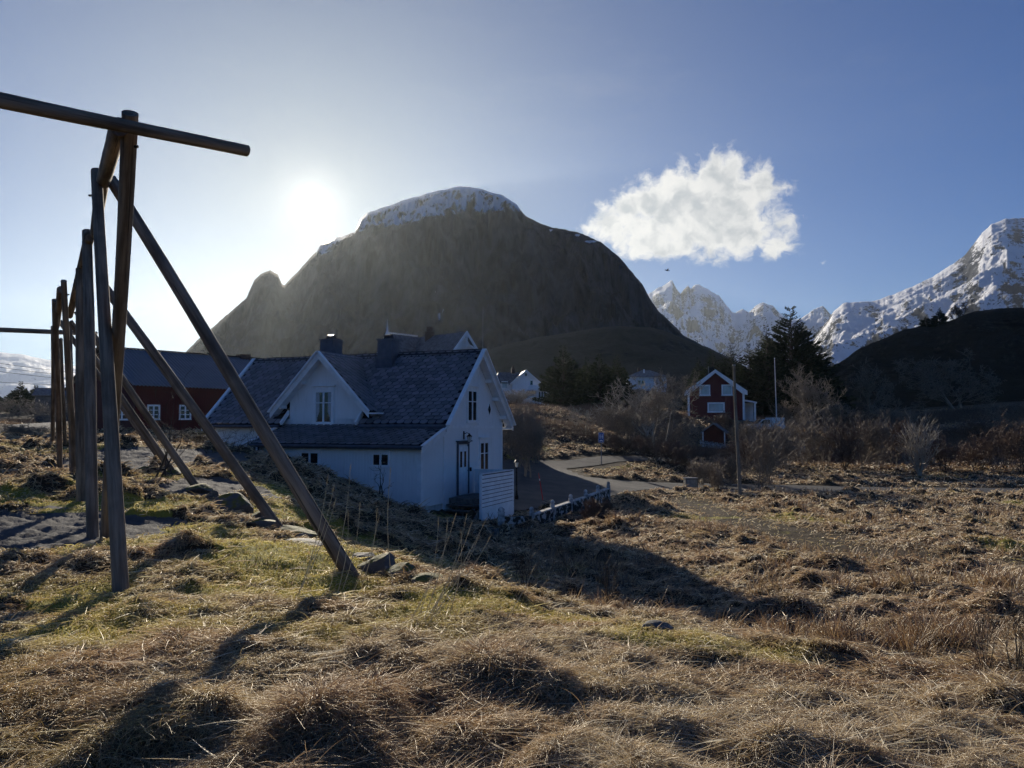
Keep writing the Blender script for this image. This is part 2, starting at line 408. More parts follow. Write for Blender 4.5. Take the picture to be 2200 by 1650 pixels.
def bumps(x, y):
    wx, wy, r = tuft_field(x, y)
    pv = paved(x, y); br = bare(x, y); mo = mossy(x, y); pth = 1 - sstep(dist_line(x, y, PATH), 0.9, 2.6)
    d1, _, _, r1 = worley(wx, wy, 0.42, 1); d2, _, _, r2 = worley(wx, wy, 1.15, 2)
    t = 0.12 * r1 * np.exp(-(d1 / 0.17) ** 2) + 0.24 * sstep(r2, 0.30, 1.0) * np.exp(-(d2 / 0.42) ** 2) * (0.65 + 0.85 * sstep(r, 5, 16))
    t = t + 0.10 * fbm(x * 1.3, y * 1.3, 4, 83, ridged=True) * (0.6 + 0.8 * sstep(r, 6, 16))
    t = t + 0.05 * fbm(x * 2.6, y * 2.6, 3, 80) + 0.12 * fbm(x * 0.5, y * 0.5, 3, 85)
    t = t * (1 - 0.65 * mo) * (1 - br) * (1 - 0.8 * pth)
    rk = br * (0.10 * fbm(x * 1.2, y * 2.6, 5, 90, ridged=True) - 0.03)
    far = sstep(r, 70, 200); big = far * (1.5 * fbm(x * 0.02, y * 0.02, 4, 95))
    hs = (1 - sstep(ell(x, y, HOUSE_C, 7.6, 5.2, -0.39), 0.85, 1.1)) if HOUSE_C is not None else 0
    return (t * (1 - sstep(r, 60, 110)) * (0.9 + 0.1 * sstep(r, 5, 12)) + rk + big) * (1 - pv) * (1 - hs) * sstep(r, 0.3, 1.5)
HOUSE_C = (-7.0, 35.0)
def H(x, y): return base_h(x, y) + bumps(x, y)
def Hs(x, y): return float(H(np.array([x]), np.array([y]))[0])
def Bs(x, y): return float(base_h(np.array([x]), np.array([y]))[0])
def G(px, py, d, sink=0.0):
    """stand on the ground under that line of sight"""
    p = P(px, py, d); return Vector((p.x, p.y, Hs(p.x, p.y) - sink))

# ------------------------------------------------------------------ materials
def new_mat(name):
    m = bpy.data.materials.new(name); m.use_nodes = True; t = NT(m.node_tree)
    t.n.clear(); b = t.node('ShaderNodeBsdfPrincipled'); o = t.node('ShaderNodeOutputMaterial'); t.l.new(b.outputs[0], o.inputs[0])
    t.b = b; t.o = o; b.inputs['Specular IOR Level'].default_value = 0.3
    return m, t
def setc(t, col=None, rough=None, metal=None):
    if col is not None: t.put(t.b.inputs['Base Color'], col)
    if rough is not None: t.put(t.b.inputs['Roughness'], rough)
    if metal is not None: t.put(t.b.inputs['Metallic'], metal)
def bump(t, h, strength=0.3, dist=0.02, normal=None):
    n = t.node('ShaderNodeBump'); n.inputs['Strength'].default_value = strength; n.inputs['Distance'].default_value = dist
    t.put(n.inputs['Height'], h)
    if normal is not None: t.l.new(normal, n.inputs['Normal'])
    t.l.new(n.outputs[0], t.b.inputs['Normal']); return n.outputs[0]
def objc(t): return t.node('ShaderNodeTexCoord').outputs['Object']
def attr(t, name): 
    a = t.node('ShaderNodeAttribute'); a.attribute_name = name; return a.outputs['Fac']

def plain(name, col, rough=0.6, metal=0.0, var=0.12, scale=6.0, bmp=0.0, spec=None):
    m, t = new_mat(name); c = objc(t)
    n = t.noise(c, scale, 5, 0.6)
    col2 = tuple(max(0, k * (1 - var * 2)) for k in col); col3 = tuple(min(1, k * (1 + var)) for k in col)
    setc(t, t.mix(t.smooth(n, 0.3, 0.7), col2, col3), rough, metal)
    if bmp: bump(t, t.noise(c, scale * 6, 4), bmp, 0.01)
    if spec is not None: t.b.inputs['Specular IOR Level'].default_value = spec
    return m

def painted_boards(name, col, dirt, pitch=0.13, horizontal=False, amount=0.35, rough=0.5):
    """painted boarding: grooves every `pitch` metres, weathered patches"""
    m, t = new_mat(name); c = objc(t); s = t.node('ShaderNodeSeparateXYZ'); t.l.new(c, s.inputs[0])
    u = s.outputs[2] if horizontal else t.m('ADD', s.outputs[0], s.outputs[1])
    f = t.m('FRACT', t.m('DIVIDE', u, pitch))
    e = t.m('ABSOLUTE', t.m('SUBTRACT', f, 0.5))
    groove = t.smooth(e, 0.40, 0.5)                    # 1 in the groove
    idn = t.node('ShaderNodeTexWhiteNoise'); idn.noise_dimensions = '1D'; t.l.new(t.m('FLOOR', t.m('DIVIDE', u, pitch)), idn.inputs['W'])
    stretch = t.mapv(c, (1.2, 1.2, 8) if horizontal else (6, 6, 0.7))
    d = t.noise(stretch, 1.6, 7, 0.68); d2 = t.noise(c, 0.9, 4)
    dm = t.smooth(t.m('ADD', d, t.m('MULTIPLY', d2, 0.5)), 0.85 - amount * 0.3, 1.1)
    base = t.mix(t.m('MULTIPLY', idn.outputs['Value'], 0.16), col, tuple(k * 0.8 for k in col))
    base = t.mix(t.m('MULTIPLY', dm, amount), base, dirt)
    setc(t, base, rough)
    bump(t, t.m('ADD', t.m('MULTIPLY', groove, -1.0), t.m('MULTIPLY', t.noise(stretch, 9, 3), 0.08)), 0.8, 0.012)
    return m

M = {}
M['white_boards'] = painted_boards('white painted boarding', (0.84, 0.85, 0.86), (0.50, 0.49, 0.46), 0.14, amount=0.40)
M['white_lap'] = painted_boards('white lapped boarding', (0.74, 0.75, 0.76), (0.40, 0.38, 0.34), 0.16, True, 0.4)
M['white_trim'] = plain('white trim paint', (0.86, 0.87, 0.88), 0.45, var=0.05, scale=3, bmp=0.05)
M['white_footing'] = plain('white washed footing', (0.66, 0.66, 0.65), 0.8, var=0.14, scale=2, bmp=0.3)
M['red_boards'] = painted_boards('barn red boarding', (0.105, 0.018, 0.014), (0.045, 0.014, 0.011), 0.14, amount=0.7, rough=0.75)
M['crimson_boards'] = painted_boards('crimson lapped boarding', (0.12, 0.014, 0.018), (0.07, 0.012, 0.012), 0.15, True, 0.4, 0.6)
M['shed_boards'] = painted_boards('weathered red boarding', (0.13, 0.030, 0.018), (0.05, 0.018, 0.012), 0.16, amount=0.9, rough=0.8)
M['grey_boards'] = painted_boards('bare grey boarding', (0.16, 0.15, 0.14), (0.05, 0.045, 0.04), 0.12, amount=0.8, rough=0.85)
M['dark_metal'] = plain('dark lamp metal', (0.016, 0.016, 0.018), 0.4, 0.6)
M['flashing'] = plain('blue grey sheet metal', (0.09, 0.105, 0.135), 0.5, 0.3, var=0.12, scale=4)
M['glass'] = plain('dark window glass', (0.016, 0.018, 0.022), 0.06, spec=0.9, var=0.05)
M['pale_glass'] = plain('pale window glass with drawn blinds', (0.42, 0.48, 0.52), 0.08, spec=0.8, var=0.12, scale=1.2)  # pale pane colour with slight variation
M['curtain'] = plain('lace curtain', (0.55, 0.55, 0.55), 0.9, var=0.1, scale=20)
M['brick'] = plain('soot brick', (0.09, 0.055, 0.045), 0.85, var=0.25, scale=9, bmp=0.4)
M['deck'] = plain('old decking', (0.17, 0.155, 0.14), 0.8, var=0.25, scale=5, bmp=0.3)
M['concrete'] = plain('grey concrete', (0.16, 0.155, 0.145), 0.85, var=0.2, scale=5, bmp=0.3)
M['red_plastic'] = plain('red plastic', (0.42, 0.02, 0.015), 0.4)
M['reflector'] = plain('white reflector', (0.8, 0.8, 0.8), 0.3)
M['sign_blue'] = plain('sign blue', (0.012, 0.09, 0.36), 0.35, var=0.03)
M['sign_white'] = plain('sign white', (0.8, 0.8, 0.8), 0.35, var=0.02)
M['galvanised'] = plain('galvanised steel', (0.24, 0.25, 0.26), 0.45, 0.6)
M['car_white'] = plain('white car paint', (0.62, 0.64, 0.66), 0.25, spec=0.6, var=0.03)
M['tyre'] = plain('tyre rubber', (0.02, 0.02, 0.02), 0.85)
M['headlamp'] = plain('clear headlamp glass', (0.6, 0.62, 0.62), 0.1, spec=0.8)
M['bird'] = plain('black feathers', (0.02, 0.02, 0.022), 0.7)
M['lantern_glass'] = plain('frosted lantern glass', (0.62, 0.62, 0.58), 0.25, var=0.05)
M['wire'] = plain('cable', (0.03, 0.03, 0.032), 0.6)

def slate_mat():
    m, t = new_mat('fish scale slate'); c = objc(t); g = t.node('ShaderNodeNewGeometry')
    r = g.outputs['Random Per Island']
    col = t.mix(r, (0.085, 0.088, 0.102), (0.23, 0.23, 0.25))
    lich = t.smooth(t.noise(c, 1.3, 6, 0.65), 0.55, 0.75)
    col = t.mix(t.m('MULTIPLY', lich, 0.45), col, (0.14, 0.14, 0.12))
    setc(t, col, t.m('ADD', 0.42, t.m('MULTIPLY', r, 0.2))); t.b.inputs['Specular IOR Level'].default_value = 0.5
    bump(t, t.noise(c, 22, 5), 0.35, 0.01); return m
M['slate'] = slate_mat()
M['gap_shade'] = plain('black gap shade', (0.010, 0.010, 0.012), 0.9)  # near-black paints the shade into gaps between slates and screen boards
def corr_mat():
    m, t = new_mat('corrugated roof sheet'); c = objc(t)
    n = t.noise(c, 1.2, 5); setc(t, t.mix(n, (0.12, 0.13, 0.15), (0.21, 0.22, 0.24)), 0.55, 0.2); return m
M['corrugated'] = corr_mat()
M['plain_slate'] = plain('plain dark slate', (0.13, 0.132, 0.14), 0.5, var=0.3, scale=3, bmp=0.3)
def peeled():
    m, t = new_mat('peeling whitewash on mossy masonry'); c = objc(t)
    n = t.noise(t.mapv(c, (1, 1, 1.3)), 3.6, 7, 0.62); n2 = t.noise(c, 9, 5, 0.6)
    k = t.smooth(t.m('ADD', n, t.m('MULTIPLY', t.m('SUBTRACT', n2, 0.5), 0.5)), 0.42, 0.48)
    dk = t.mix(t.noise(c, 14, 3), (0.018, 0.017, 0.012), (0.06, 0.055, 0.04))
    col = t.mix(k, (0.48, 0.47, 0.45), dk); setc(t, col, 0.85)
    bump(t, t.m('SUBTRACT', 1.0, k), 0.6, 0.02); return m
M['peeled'] = peeled()
M['whitewash'] = plain('stained whitewash', (0.50, 0.50, 0.48), 0.8, var=0.35, scale=5, bmp=0.3)

def wood_mat(name, a, b_, sc_=1.0):
    """weathered round timber, streaked along its length; needs the point attribute 'len'"""
    m, t = new_mat(name); g = t.node('ShaderNodeTexCoord').outputs['UV']
    mp = t.mapv(g, (14 * sc_, 0.9 * sc_, 1)); n = t.noise(mp, 1.0, 8, 0.65); n2 = t.noise(objc(t), 1.1, 4, 0.6)
    col = t.mix(t.smooth(n, 0.3, 0.7), a, b_)
    col = t.mix(t.m('MULTIPLY', t.smooth(n2, 0.45, 0.7), 0.55), col, tuple(k * 0.45 for k in a))
    kn = t.node('ShaderNodeTexVoronoi'); t.l.new(t.mapv(g, (3.0, 1.1, 1)), kn.inputs['Vector']); kn.inputs['Scale'].default_value = 1.0
    knot = t.m('SUBTRACT', 1.0, t.smooth(kn.outputs['Distance'], 0.03, 0.09))
    col = t.mix(t.m('MULTIPLY', knot, 0.7), col, (0.02, 0.015, 0.01))
    crack = t.smooth(t.noise(t.mapv(g, (22, 0.5, 1)), 1.0, 3, 0.5, dist=0.2), 0.64, 0.68)
    col = t.mix(t.m('MULTIPLY', crack, 0.8), col, (0.012, 0.010, 0.008))
    setc(t, col, 0.8); bump(t, t.m('SUBTRACT', n, crack), 0.6, 0.012); return m
M['log'] = wood_mat('weathered pole timber', (0.105, 0.074, 0.052), (0.35, 0.265, 0.19))
M['pole'] = wood_mat('grey pole timber', (0.13, 0.11, 0.085), (0.30, 0.26, 0.20))

def bark(name, a, b_):
    m, t = new_mat(name); c = objc(t); n = t.noise(c, 9, 5); r = t.node('ShaderNodeNewGeometry').outputs['Random Per Island']
    col = t.mix(t.m('ADD', t.m('MULTIPLY', n, 0.5), t.m('MULTIPLY', r, 0.5)), a, b_); setc(t, col, 0.7); return m
M['bark_dark'] = bark('dark bark', (0.035, 0.027, 0.02), (0.09, 0.07, 0.052))
M['twig'] = bark('grey brown twigs', (0.13, 0.10, 0.075), (0.34, 0.28, 0.21))
M['twig_pale'] = bark('pale lichened twigs', (0.22, 0.19, 0.145), (0.52, 0.46, 0.37))
M['twig_red'] = bark('red brown twigs', (0.085, 0.055, 0.04), (0.24, 0.16, 0.11))
def leafy(name, a, b_, tr=0.3):
    m, t = new_mat(name); r = t.node('ShaderNodeNewGeometry').outputs['Random Per Island']; c = objc(t)
    col = t.mix(t.m('ADD', t.m('MULTIPLY', r, 0.6), t.m('MULTIPLY', t.noise(c, 0.8, 4), 0.4)), a, b_)
    setc(t, col, 0.7); tl = t.node('ShaderNodeBsdfTranslucent'); t.l.new(col, tl.inputs[0])
    ms = t.node('ShaderNodeMixShader'); ms.inputs[0].default_value = tr
    t.l.new(t.b.outputs[0], ms.inputs[1]); t.l.new(tl.outputs[0], ms.inputs[2]); t.l.new(ms.outputs[0], t.o.inputs[0]); return m
M['needles'] = leafy('dark spruce needles', (0.012, 0.022, 0.012), (0.062, 0.072, 0.030), 0.25)
M['hedge'] = leafy('brown bank growth', (0.03, 0.024, 0.015), (0.11, 0.085, 0.05), 0.25)

def rock_mat(name, moss=0.5):
    m, t = new_mat(name); c = objc(t); g = t.node('ShaderNodeNewGeometry')
    s = t.node('ShaderNodeSeparateXYZ'); t.l.new(g.outputs['Normal'], s.inputs[0])
    n = t.noise(t.mapv(c, (1, 1, 2.5)), 3, 9, 0.65); n2 = t.noise(c, 11, 6, 0.65)
    col = t.mix(n, (0.045, 0.045, 0.047), (0.17, 0.165, 0.155))
    col = t.mix(t.m('MULTIPLY', t.smooth(n2, 0.56, 0.66), 0.5), col, (0.30, 0.29, 0.26))
    mk = t.smooth(t.m('ADD', t.m('MULTIPLY', s.outputs[2], 0.8), t.m('MULTIPLY', t.noise(c, 5, 5), 0.8)), 1.20 - 0.45 * moss, 1.35 - 0.45 * moss)
    mc = t.mix(t.noise(c, 16, 3), (0.07, 0.065, 0.015), (0.20, 0.19, 0.035))
    col = t.mix(mk, col, mc); setc(t, col, 0.8); bump(t, t.m('ADD', n, t.m('MULTIPLY', n2, 0.4)), 0.8, 0.05); return m
M['rock'] = rock_mat('mossy grey rock', 0.6)
M['slab'] = rock_mat('bare grey slab', 0.05)

def ground_mat():
    m, t = new_mat('matted winter grass ground'); c = objc(t)
    mo, br, dist = attr(t, 'moss'), attr(t, 'bare'), attr(t, 'far')
    n = t.noise(c, 3.0, 9, 0.68); n2 = t.noise(c, 26, 6, 0.7); nb = t.noise(t.mapv(c, (1, 1, 0.2)), 0.35, 5)
    straw = t.mix(t.smooth(n, 0.3, 0.72), (0.075, 0.052, 0.030), (0.23, 0.175, 0.10))
    straw = t.mix(t.smooth(nb, 0.42, 0.62), straw, t.mix(n2, (0.085, 0.050, 0.030), (0.17, 0.12, 0.07)))
    straw = t.mix(t.m('MULTIPLY', t.smooth(n2, 0.3, 0.55), 0.35), (0.035, 0.026, 0.015), straw)
    mossc = t.mix(n2, (0.13, 0.12, 0.020), (0.46, 0.41, 0.075))
    col = t.mix(t.smooth(t.m('ADD', mo, t.m('MULTIPLY', t.m('SUBTRACT', n, 0.5), 1.1)), 0.40, 0.66), straw, mossc)
    rockc = t.mix(t.noise(t.mapv(c, (1, 2.6, 1)), 2.4, 8, 0.66), (0.05, 0.05, 0.052), (0.20, 0.195, 0.185))
    col = t.mix(t.smooth(t.m('ADD', br, t.m('MULTIPLY', t.m('SUBTRACT', n, 0.5), 0.7)), 0.45, 0.6), col, rockc)
    farc = t.mix(t.smooth(t.noise(c, 0.06, 7, 0.65), 0.35, 0.7), (0.055, 0.042, 0.026), (0.13, 0.10, 0.055))
    col = t.mix(dist, col, farc); setc(t, col, 0.9)
    t.b.inputs['Specular IOR Level'].default_value = 0.15
    bump(t, t.m('ADD', t.m('MULTIPLY', n, 1.5), n2), 0.9, 0.045); return m
M['ground'] = ground_mat()
def asphalt():
    m, t = new_mat('worn asphalt'); c = objc(t); n = t.noise(c, 1.1, 6, 0.6); n2 = t.noise(c, 60, 3)
    setc(t, t.mix(t.smooth(n, .35, .65), t.mix(n2, (0.028, 0.028, 0.030), (0.050, 0.050, 0.052)), t.mix(n2, (0.045, 0.044, 0.042), (0.08, 0.077, 0.070))), t.m('SUBTRACT', 0.85, t.m('MULTIPLY', n, 0.2)))
    bump(t, n2, 0.5, 0.01); return m
M['asphalt'] = asphalt()

# ------------------------------------------------------------------ ground: one sheet to the horizon
nA_f = 760; az_f = np.linspace(R(-44), R(44), nA_f); az_b = np.linspace(R(44), R(316), 170)[1:-1]
AZ = np.concatenate([az_f, az_b]); 
RAD = np.concatenate([[0.02, 0.3], np.exp(np.linspace(math.log(0.6), math.log(2.2), 16)), np.exp(np.linspace(math.log(2.25), math.log(80), 470)), np.exp(np.linspace(math.log(83), math.log(7000), 110))])
aa, rr_ = np.meshgrid(AZ, RAD); gx, gy = rr_ * np.sin(aa), rr_ * np.cos(aa)
gz = H(gx.ravel(), gy.ravel()).reshape(gx.shape)
nr_, na_ = gx.shape
idx = np.arange(nr_ * na_).reshape(nr_, na_)
i00 = idx[:-1]; i10 = idx[1:]; nx0 = np.roll(i00, -1, 1); nx1 = np.roll(i10, -1, 1)
F = np.stack([i00.ravel(), nx0.ravel(), nx1.ravel(), i10.ravel()], 1)[:, ::-1]
xr, yr = gx.ravel(), gy.ravel(); rr1 = np.hypot(xr, yr)
ground = mesh_np('ground', np.stack([xr, yr, gz.ravel()], 1), F, M['ground'], smooth=True,
                 attrs={'moss': mossy(xr, yr), 'bare': bare(xr, yr), 'far': sstep(rr1, 65, 110)})
tag(ground, kind='structure')

def strip(name, line, half, z=0.035, n=3):
    pts = []; L = [Vector((a, b)) for a, b in line]
    for a, b in zip(L[:-1], L[1:]):
        k = max(1, int((b - a).length / 1.0)); pts += [a.lerp(b, i / k) for i in range(k)]
    pts.append(L[-1]); V = []; 
    for i, p in enumerate(pts):
        t_ = (pts[min(i + 1, len(pts) - 1)] - pts[max(i - 1, 0)]).normalized(); nn = Vector((-t_.y, t_.x))
        for j in range(n + 1):
            q = p + nn * half * (2 * j / n - 1) * (1 + 0.04 * math.sin(i * 1.3 + j)); V.append((q.x, q.y))
    V = np.array(V); zz = base_h(V[:, 0], V[:, 1]) + z; w = n + 1; k = len(pts)
    F = [(i * w + j, i * w + j + 1, (i + 1) * w + j + 1, (i + 1) * w + j) for i in range(k - 1) for j in range(n)]
    o = mesh_np(name, np.column_stack([V, zz]), np.array(F)[:, ::-1] if True else F, M['asphalt'], smooth=True); tag(o, kind='structure'); return o
strip('road', ROAD, 2.15, 0.03)
strip('road', LEFTROAD, 2.0, 0.03)
strip('road', FARROAD, 1.2, 0.034)
# the yard, laid over the ground as cells inside its outline
lo, hi = YARD.min(0), YARD.max(0); st = 0.3
yx, yy = np.meshgrid(np.arange(lo[0], hi[0], st), np.arange(lo[1], hi[1], st)); h_, w_ = yx.shape
yz = base_h(yx.ravel(), yx.ravel() * 0 + yy.ravel()) + 0.038
inn = inside(yx.ravel(), yy.ravel(), YARD).reshape(h_, w_); ii = np.arange(h_ * w_).reshape(h_, w_)
ok = inn[:-1, :-1] & inn[1:, :-1] & inn[:-1, 1:] & inn[1:, 1:]
F = np.stack([ii[:-1, :-1][ok], ii[:-1, 1:][ok], ii[1:, 1:][ok], ii[1:, :-1][ok]], 1)
tag(mesh_np('pavement', np.column_stack([yx.ravel(), yy.ravel(), yz]), F, M['asphalt'], smooth=True), kind='structure')

# ------------------------------------------------------------------ mountains
def mountain_mat(name, rock_a, rock_b, snow_amt, streak, ksc=1.0, veg=None, patch=0.35):
    m, t = new_mat(name); c = objc(t); g = t.node('ShaderNodeNewGeometry')
    s = t.node('ShaderNodeSeparateXYZ'); t.l.new(g.outputs['Normal'], s.inputs[0])
    n = t.noise(t.mapv(c, (0.02 * ksc, 0.02 * ksc, streak * ksc)), 1.0, 10, 0.66)
    n2 = t.noise(c, 0.004 * ksc, 6, 0.6); n3 = t.noise(c, 0.022 * ksc, 9, 0.78)
    col = t.mix(t.smooth(n, 0.3, 0.7), rock_a, rock_b)
    if veg: col = t.mix(t.smooth(t.m('ADD', s.outputs[2], t.m('MULTIPLY', n3, 0.4)), 0.85, 1.1), col, veg)
    sn = t.m('ADD', t.m('ADD', attr(t, 'snow'), t.m('MULTIPLY', t.m('SUBTRACT', n3, 0.5), patch * 2)), t.m('MULTIPLY', t.m('SUBTRACT', n, 0.5), patch))
    sn = t.m('ADD', sn, t.m('MULTIPLY', t.m('SUBTRACT', s.outputs[2], 0.6), snow_amt))
    k = t.smooth(sn, 0.46, 0.54)
    col = t.mix(k, col, (0.80, 0.82, 0.86)); setc(t, col, t.mix(k, (0.9,) * 3, (0.55,) * 3)); t.b.inputs['Specular IOR Level'].default_value = 0.1
    bump(t, t.m('ADD', n, n3), 1.0, 14.0 / ksc); return m
M['dome_rock'] = mountain_mat('dark mountain rock', (0.009, 0.009, 0.011), (0.090, 0.092, 0.100), 0.30, 0.0030, 2.6, (0.042, 0.038, 0.033), 0.75)
M['snow_rock'] = mountain_mat('snowy alpine rock', (0.020, 0.026, 0.038), (0.050, 0.062, 0.085), 1.0, 0.016, 3.0, None, 0.95)
M['foothill'] = mountain_mat('brown foothill', (0.022, 0.020, 0.019), (0.115, 0.098, 0.078), 0.0, 0.10, 7.0, (0.075, 0.062, 0.042), 0.3)
M['fell'] = mountain_mat('heathery fell', (0.008, 0.007, 0.006), (0.13, 0.108, 0.076), 0.0, 0.14, 7.0, (0.038, 0.031, 0.018), 0.25)

def ridge(name, sil, depth, front, mat, base=-8.0, step=3.0, rows=90, rough=1.6, relief=18.0, gully=1.0, shape=None, snow=None, back=1.35, seed=0, fs=0.01, rid=True, bas=None):
    """a mountain: its skyline is `sil` (spots of the photograph) at `depth` (a number or a list over the skyline); the near face runs down to `front`"""
    px = np.arange(sil[0][0], sil[-1][0] + step, step)
    sx = np.array([s[0] for s in sil]); sy = np.array([s[1] for s in sil]); py = np.interp(px, sx, sy)
    py = py + fbm(px * 0.035, px * 0 + seed * 3.1, 5, 100 + seed, 0.6) * rough * 2.0
    dep = np.interp(px, sx, np.full(len(sx), depth) if isinstance(depth, (int, float)) else depth)
    fr = np.interp(px, sx, np.full(len(sx), front) if isinstance(front, (int, float)) else front)
    u, v = (px - CXP) / FPX, (CYP - py) / FPX
    yy_ = math.cos(PITCH) - math.sin(PITCH) * v; zz_ = math.sin(PITCH) + math.cos(PITCH) * v
    ux, el = u / yy_, zz_ / yy_
    T = np.linspace(0, 1, rows)
    t2, k2 = np.meshgrid(T, np.arange(len(px)), indexing='ij')
    Y = fr[None] + (dep - fr)[None] * t2
    Zr = (dep * el)[None]
    shp = shape(t2, px[None]) if shape else t2 ** 1.15
    z = base + (Zr - base) * shp
    X = ux[None] * Y
    f = fs
    env = np.sin(np.pi * np.clip(t2, 0, 1)) ** 0.7
    n = fbm(X * f + 3, Y * f, 7, 120 + seed, 0.52, ridged=rid)
    n2 = fbm(X * f * 4, z * f * 0.8 + Y * f * 0.5, 5, 140 + seed, 0.55)
    z = z + env * (n * relief + n2 * relief * 0.35 * gully)
    # keep the face under its own skyline as seen from the road
    lim = el[None] * Y - (1 - t2) * np.maximum(0.0, (dep - fr))[None] * 0.01
    z = np.where(t2 < 0.999, np.minimum(z, lim), Zr)
    disp = env * n2 * relief * 0.8 * gully
    Y = Y + disp * (t2 < 0.98); X = ux[None] * Y
    z = np.where(t2 < 0.98, np.minimum(z, el[None] * Y - (1 - t2) * 0.01 * (dep - fr)[None]), z)
    # far side
    nb = 14; tb = np.linspace(0, 1, nb + 1)[1:]
    Yb = dep[None] * (1 + (back - 1) * tb[:, None]); Xb = ux[None] * Yb; zb = base + (Zr - base) * (1 - tb[:, None]) ** 1.1
    sn = snow(px[None] + 0 * t2, t2, z / Y, z) if snow else 0 * t2
    V = np.stack([np.vstack([X, Xb]).ravel(), np.vstack([Y, Yb]).ravel(), np.vstack([z, zb]).ravel()], 1)
    Sn = np.vstack([sn, np.repeat(sn[-1:], nb, 0)]).ravel()
    nR, nC = rows + nb, len(px); ii = np.arange(nR * nC).reshape(nR, nC)
    F = np.stack([ii[:-1, :-1].ravel(), ii[:-1, 1:].ravel(), ii[1:, 1:].ravel(), ii[1:, :-1].ravel()], 1)
    o = mesh_np(name, V, F, mat, smooth=False, attrs={'snow': Sn}); tag(o, kind='structure'); return o

DOME = [(330, 830), (360, 795), (390, 765), (420, 735), (460, 700), (500, 665), (530, 640), (546, 602), (560, 587), (580, 582), (597, 590), (606, 610), (612, 612), (640, 582),
        (680, 540), (692, 520), (720, 511), (762, 500), (775, 470), (790, 457), (850, 436), (900, 421), (950, 408), (990, 400), (1030, 405), (1080, 420), (1110, 440), (1130, 465),
        (1160, 480), (1200, 491), (1240, 498), (1290, 520), (1330, 552), (1360, 586), (1380, 612), (1395, 640), (1415, 668), (1440, 692), (1470, 720), (1500, 738), (1560, 765), (1640, 810), (1720, 850)]
def dome_shape(t, px):
    # scree, then cliff, then the flatter top
    a = 0.30 * sstep(t, 0.0, 0.5) * t * 2; b = 0.52 * sstep(t, 0.42, 0.72); c = 0.18 * np.clip((t - 0.6) / 0.4, 0, 1) 
    return np.minimum(a * 0 + 0.30 * np.clip(t / 0.5, 0, 1) ** 1.1 + b + c, 1.0)
def elev(py): q = P(CXP, py, 1.0); return q.z
SNX = np.array([680, 760, 800, 850, 900, 960, 1040, 1110, 1140]); SNY = np.array([560, 500, 492, 487, 480, 464, 457, 458, 450])
def dome_snow(px, t, el, z):
    thr = np.array([elev(v) for v in SNY]); th = np.interp(px, SNX, thr, left=9, right=9)
    s = 0.35 + (el - th) / 0.012 * 0.45; s = np.clip(s, -0.9, 0.62)
    for cx, cy, w, h in [(945, 680, 4, 9), (937, 627, 3.5, 2), (903, 592, 1.5, 6), (1268, 519, 12, 2.5), (1240, 505, 6, 2), (1180, 494, 8, 1.5), (953, 667, 2, 7)]:
        d = ((px - cx) / w) ** 2 + ((el - elev(cy)) * 1600 / h) ** 2; s = np.maximum(s, 1.0 - 0.5 * d)
    return s
ridge('mountain', DOME, 1500, 430, M['dome_rock'], rows=260, step=1.6, relief=52, shape=dome_shape, snow=dome_snow, seed=1, fs=0.0085, rough=2.2, gully=1.5)
ridge('mountain', [(960, 800), (1010, 765), (1080, 742), (1150, 726), (1200, 718), (1270, 706), (1330, 700), (1400, 704), (1440, 715), (1480, 732), (1530, 752), (1600, 790), (1660, 830), (1700, 860)],
      430, 190, M['foothill'], base=3, rows=90, step=3, relief=9, seed=2, fs=0.02, rough=1.2, shape=lambda t, p: t ** 0.8)
PEAKS = [(1340, 700), (1380, 640), (1400, 628), (1415, 618), (1430, 610), (1443, 602), (1452, 618), (1462, 632), (1468, 622), (1478, 612), (1484, 620), (1492, 613), (1500, 612), (1520, 620), (1545, 635),
         (1560, 655), (1572, 669), (1580, 673), (1595, 664), (1608, 671), (1625, 655), (1640, 650), (1660, 658), (1685, 681), (1700, 690), (1720, 684), (1750, 664), (1768, 657), (1785, 676), (1800, 700), (1840, 730), (1900, 760)]
snow_all = lambda base_, k: (lambda px, t, el, z: base_ + k * fbm(px * 0.02, t * 5, 4, 170))
ridge('mountain', PEAKS, 5200, 2600, M['snow_rock'], base=-10, rows=130, step=1.5, relief=170, seed=3, fs=0.0022, rough=2.6, gully=1.3, shape=lambda t, p: t ** 1.5, snow=snow_all(0.46, 0.7))
RIGHT = [(1740, 740), (1770, 700), (1793, 668), (1812, 651), (1840, 648), (1870, 648), (1900, 640), (1930, 628), (1960, 615), (1990, 600), (2020, 585), (2050, 565), (2075, 545), (2095, 520), (2110, 500),
         (2130, 481), (2160, 470), (2200, 468), (2260, 450), (2340, 430), (2450, 440), (2600, 480), (2800, 520)]
ridge('mountain', RIGHT, 3000, 1200, M['snow_rock'], base=-10, rows=150, step=2.0, relief=75, seed=4, fs=0.0035, rough=2.2, shape=lambda t, p: t ** 1.35, snow=snow_all(0.46, 0.8))
ridge('mountain', [(-900, 800), (-600, 760), (-300, 745), (-100, 750), (0, 757), (40, 760), (80, 768), (120, 776), (180, 792), (240, 800), (290, 785), (320, 768), (345, 757), (365, 764), (400, 790), (470, 830)],
      4200, 2200, M['snow_rock'], base=-10, rows=70, step=3, relief=45, seed=5, fs=0.003, rough=1.0, shape=lambda t, p: t ** 1.2, snow=snow_all(0.52, 0.3))
ridge('hill', [(1740, 835), (1770, 800), (1800, 782), (1850, 746), (1900, 726), (1940, 708), (1975, 700), (2005, 703), (2040, 690), (2070, 676), (2100, 668), (2135, 664), (2200, 661), (2300, 655), (2450, 640), (2700, 660), (2900, 700)],
      235, 128, M['fell'], base=0, rows=110, step=3, relief=3.5, seed=6, fs=0.06, rough=1.6, shape=lambda t, p: t ** 0.85, bas=None)

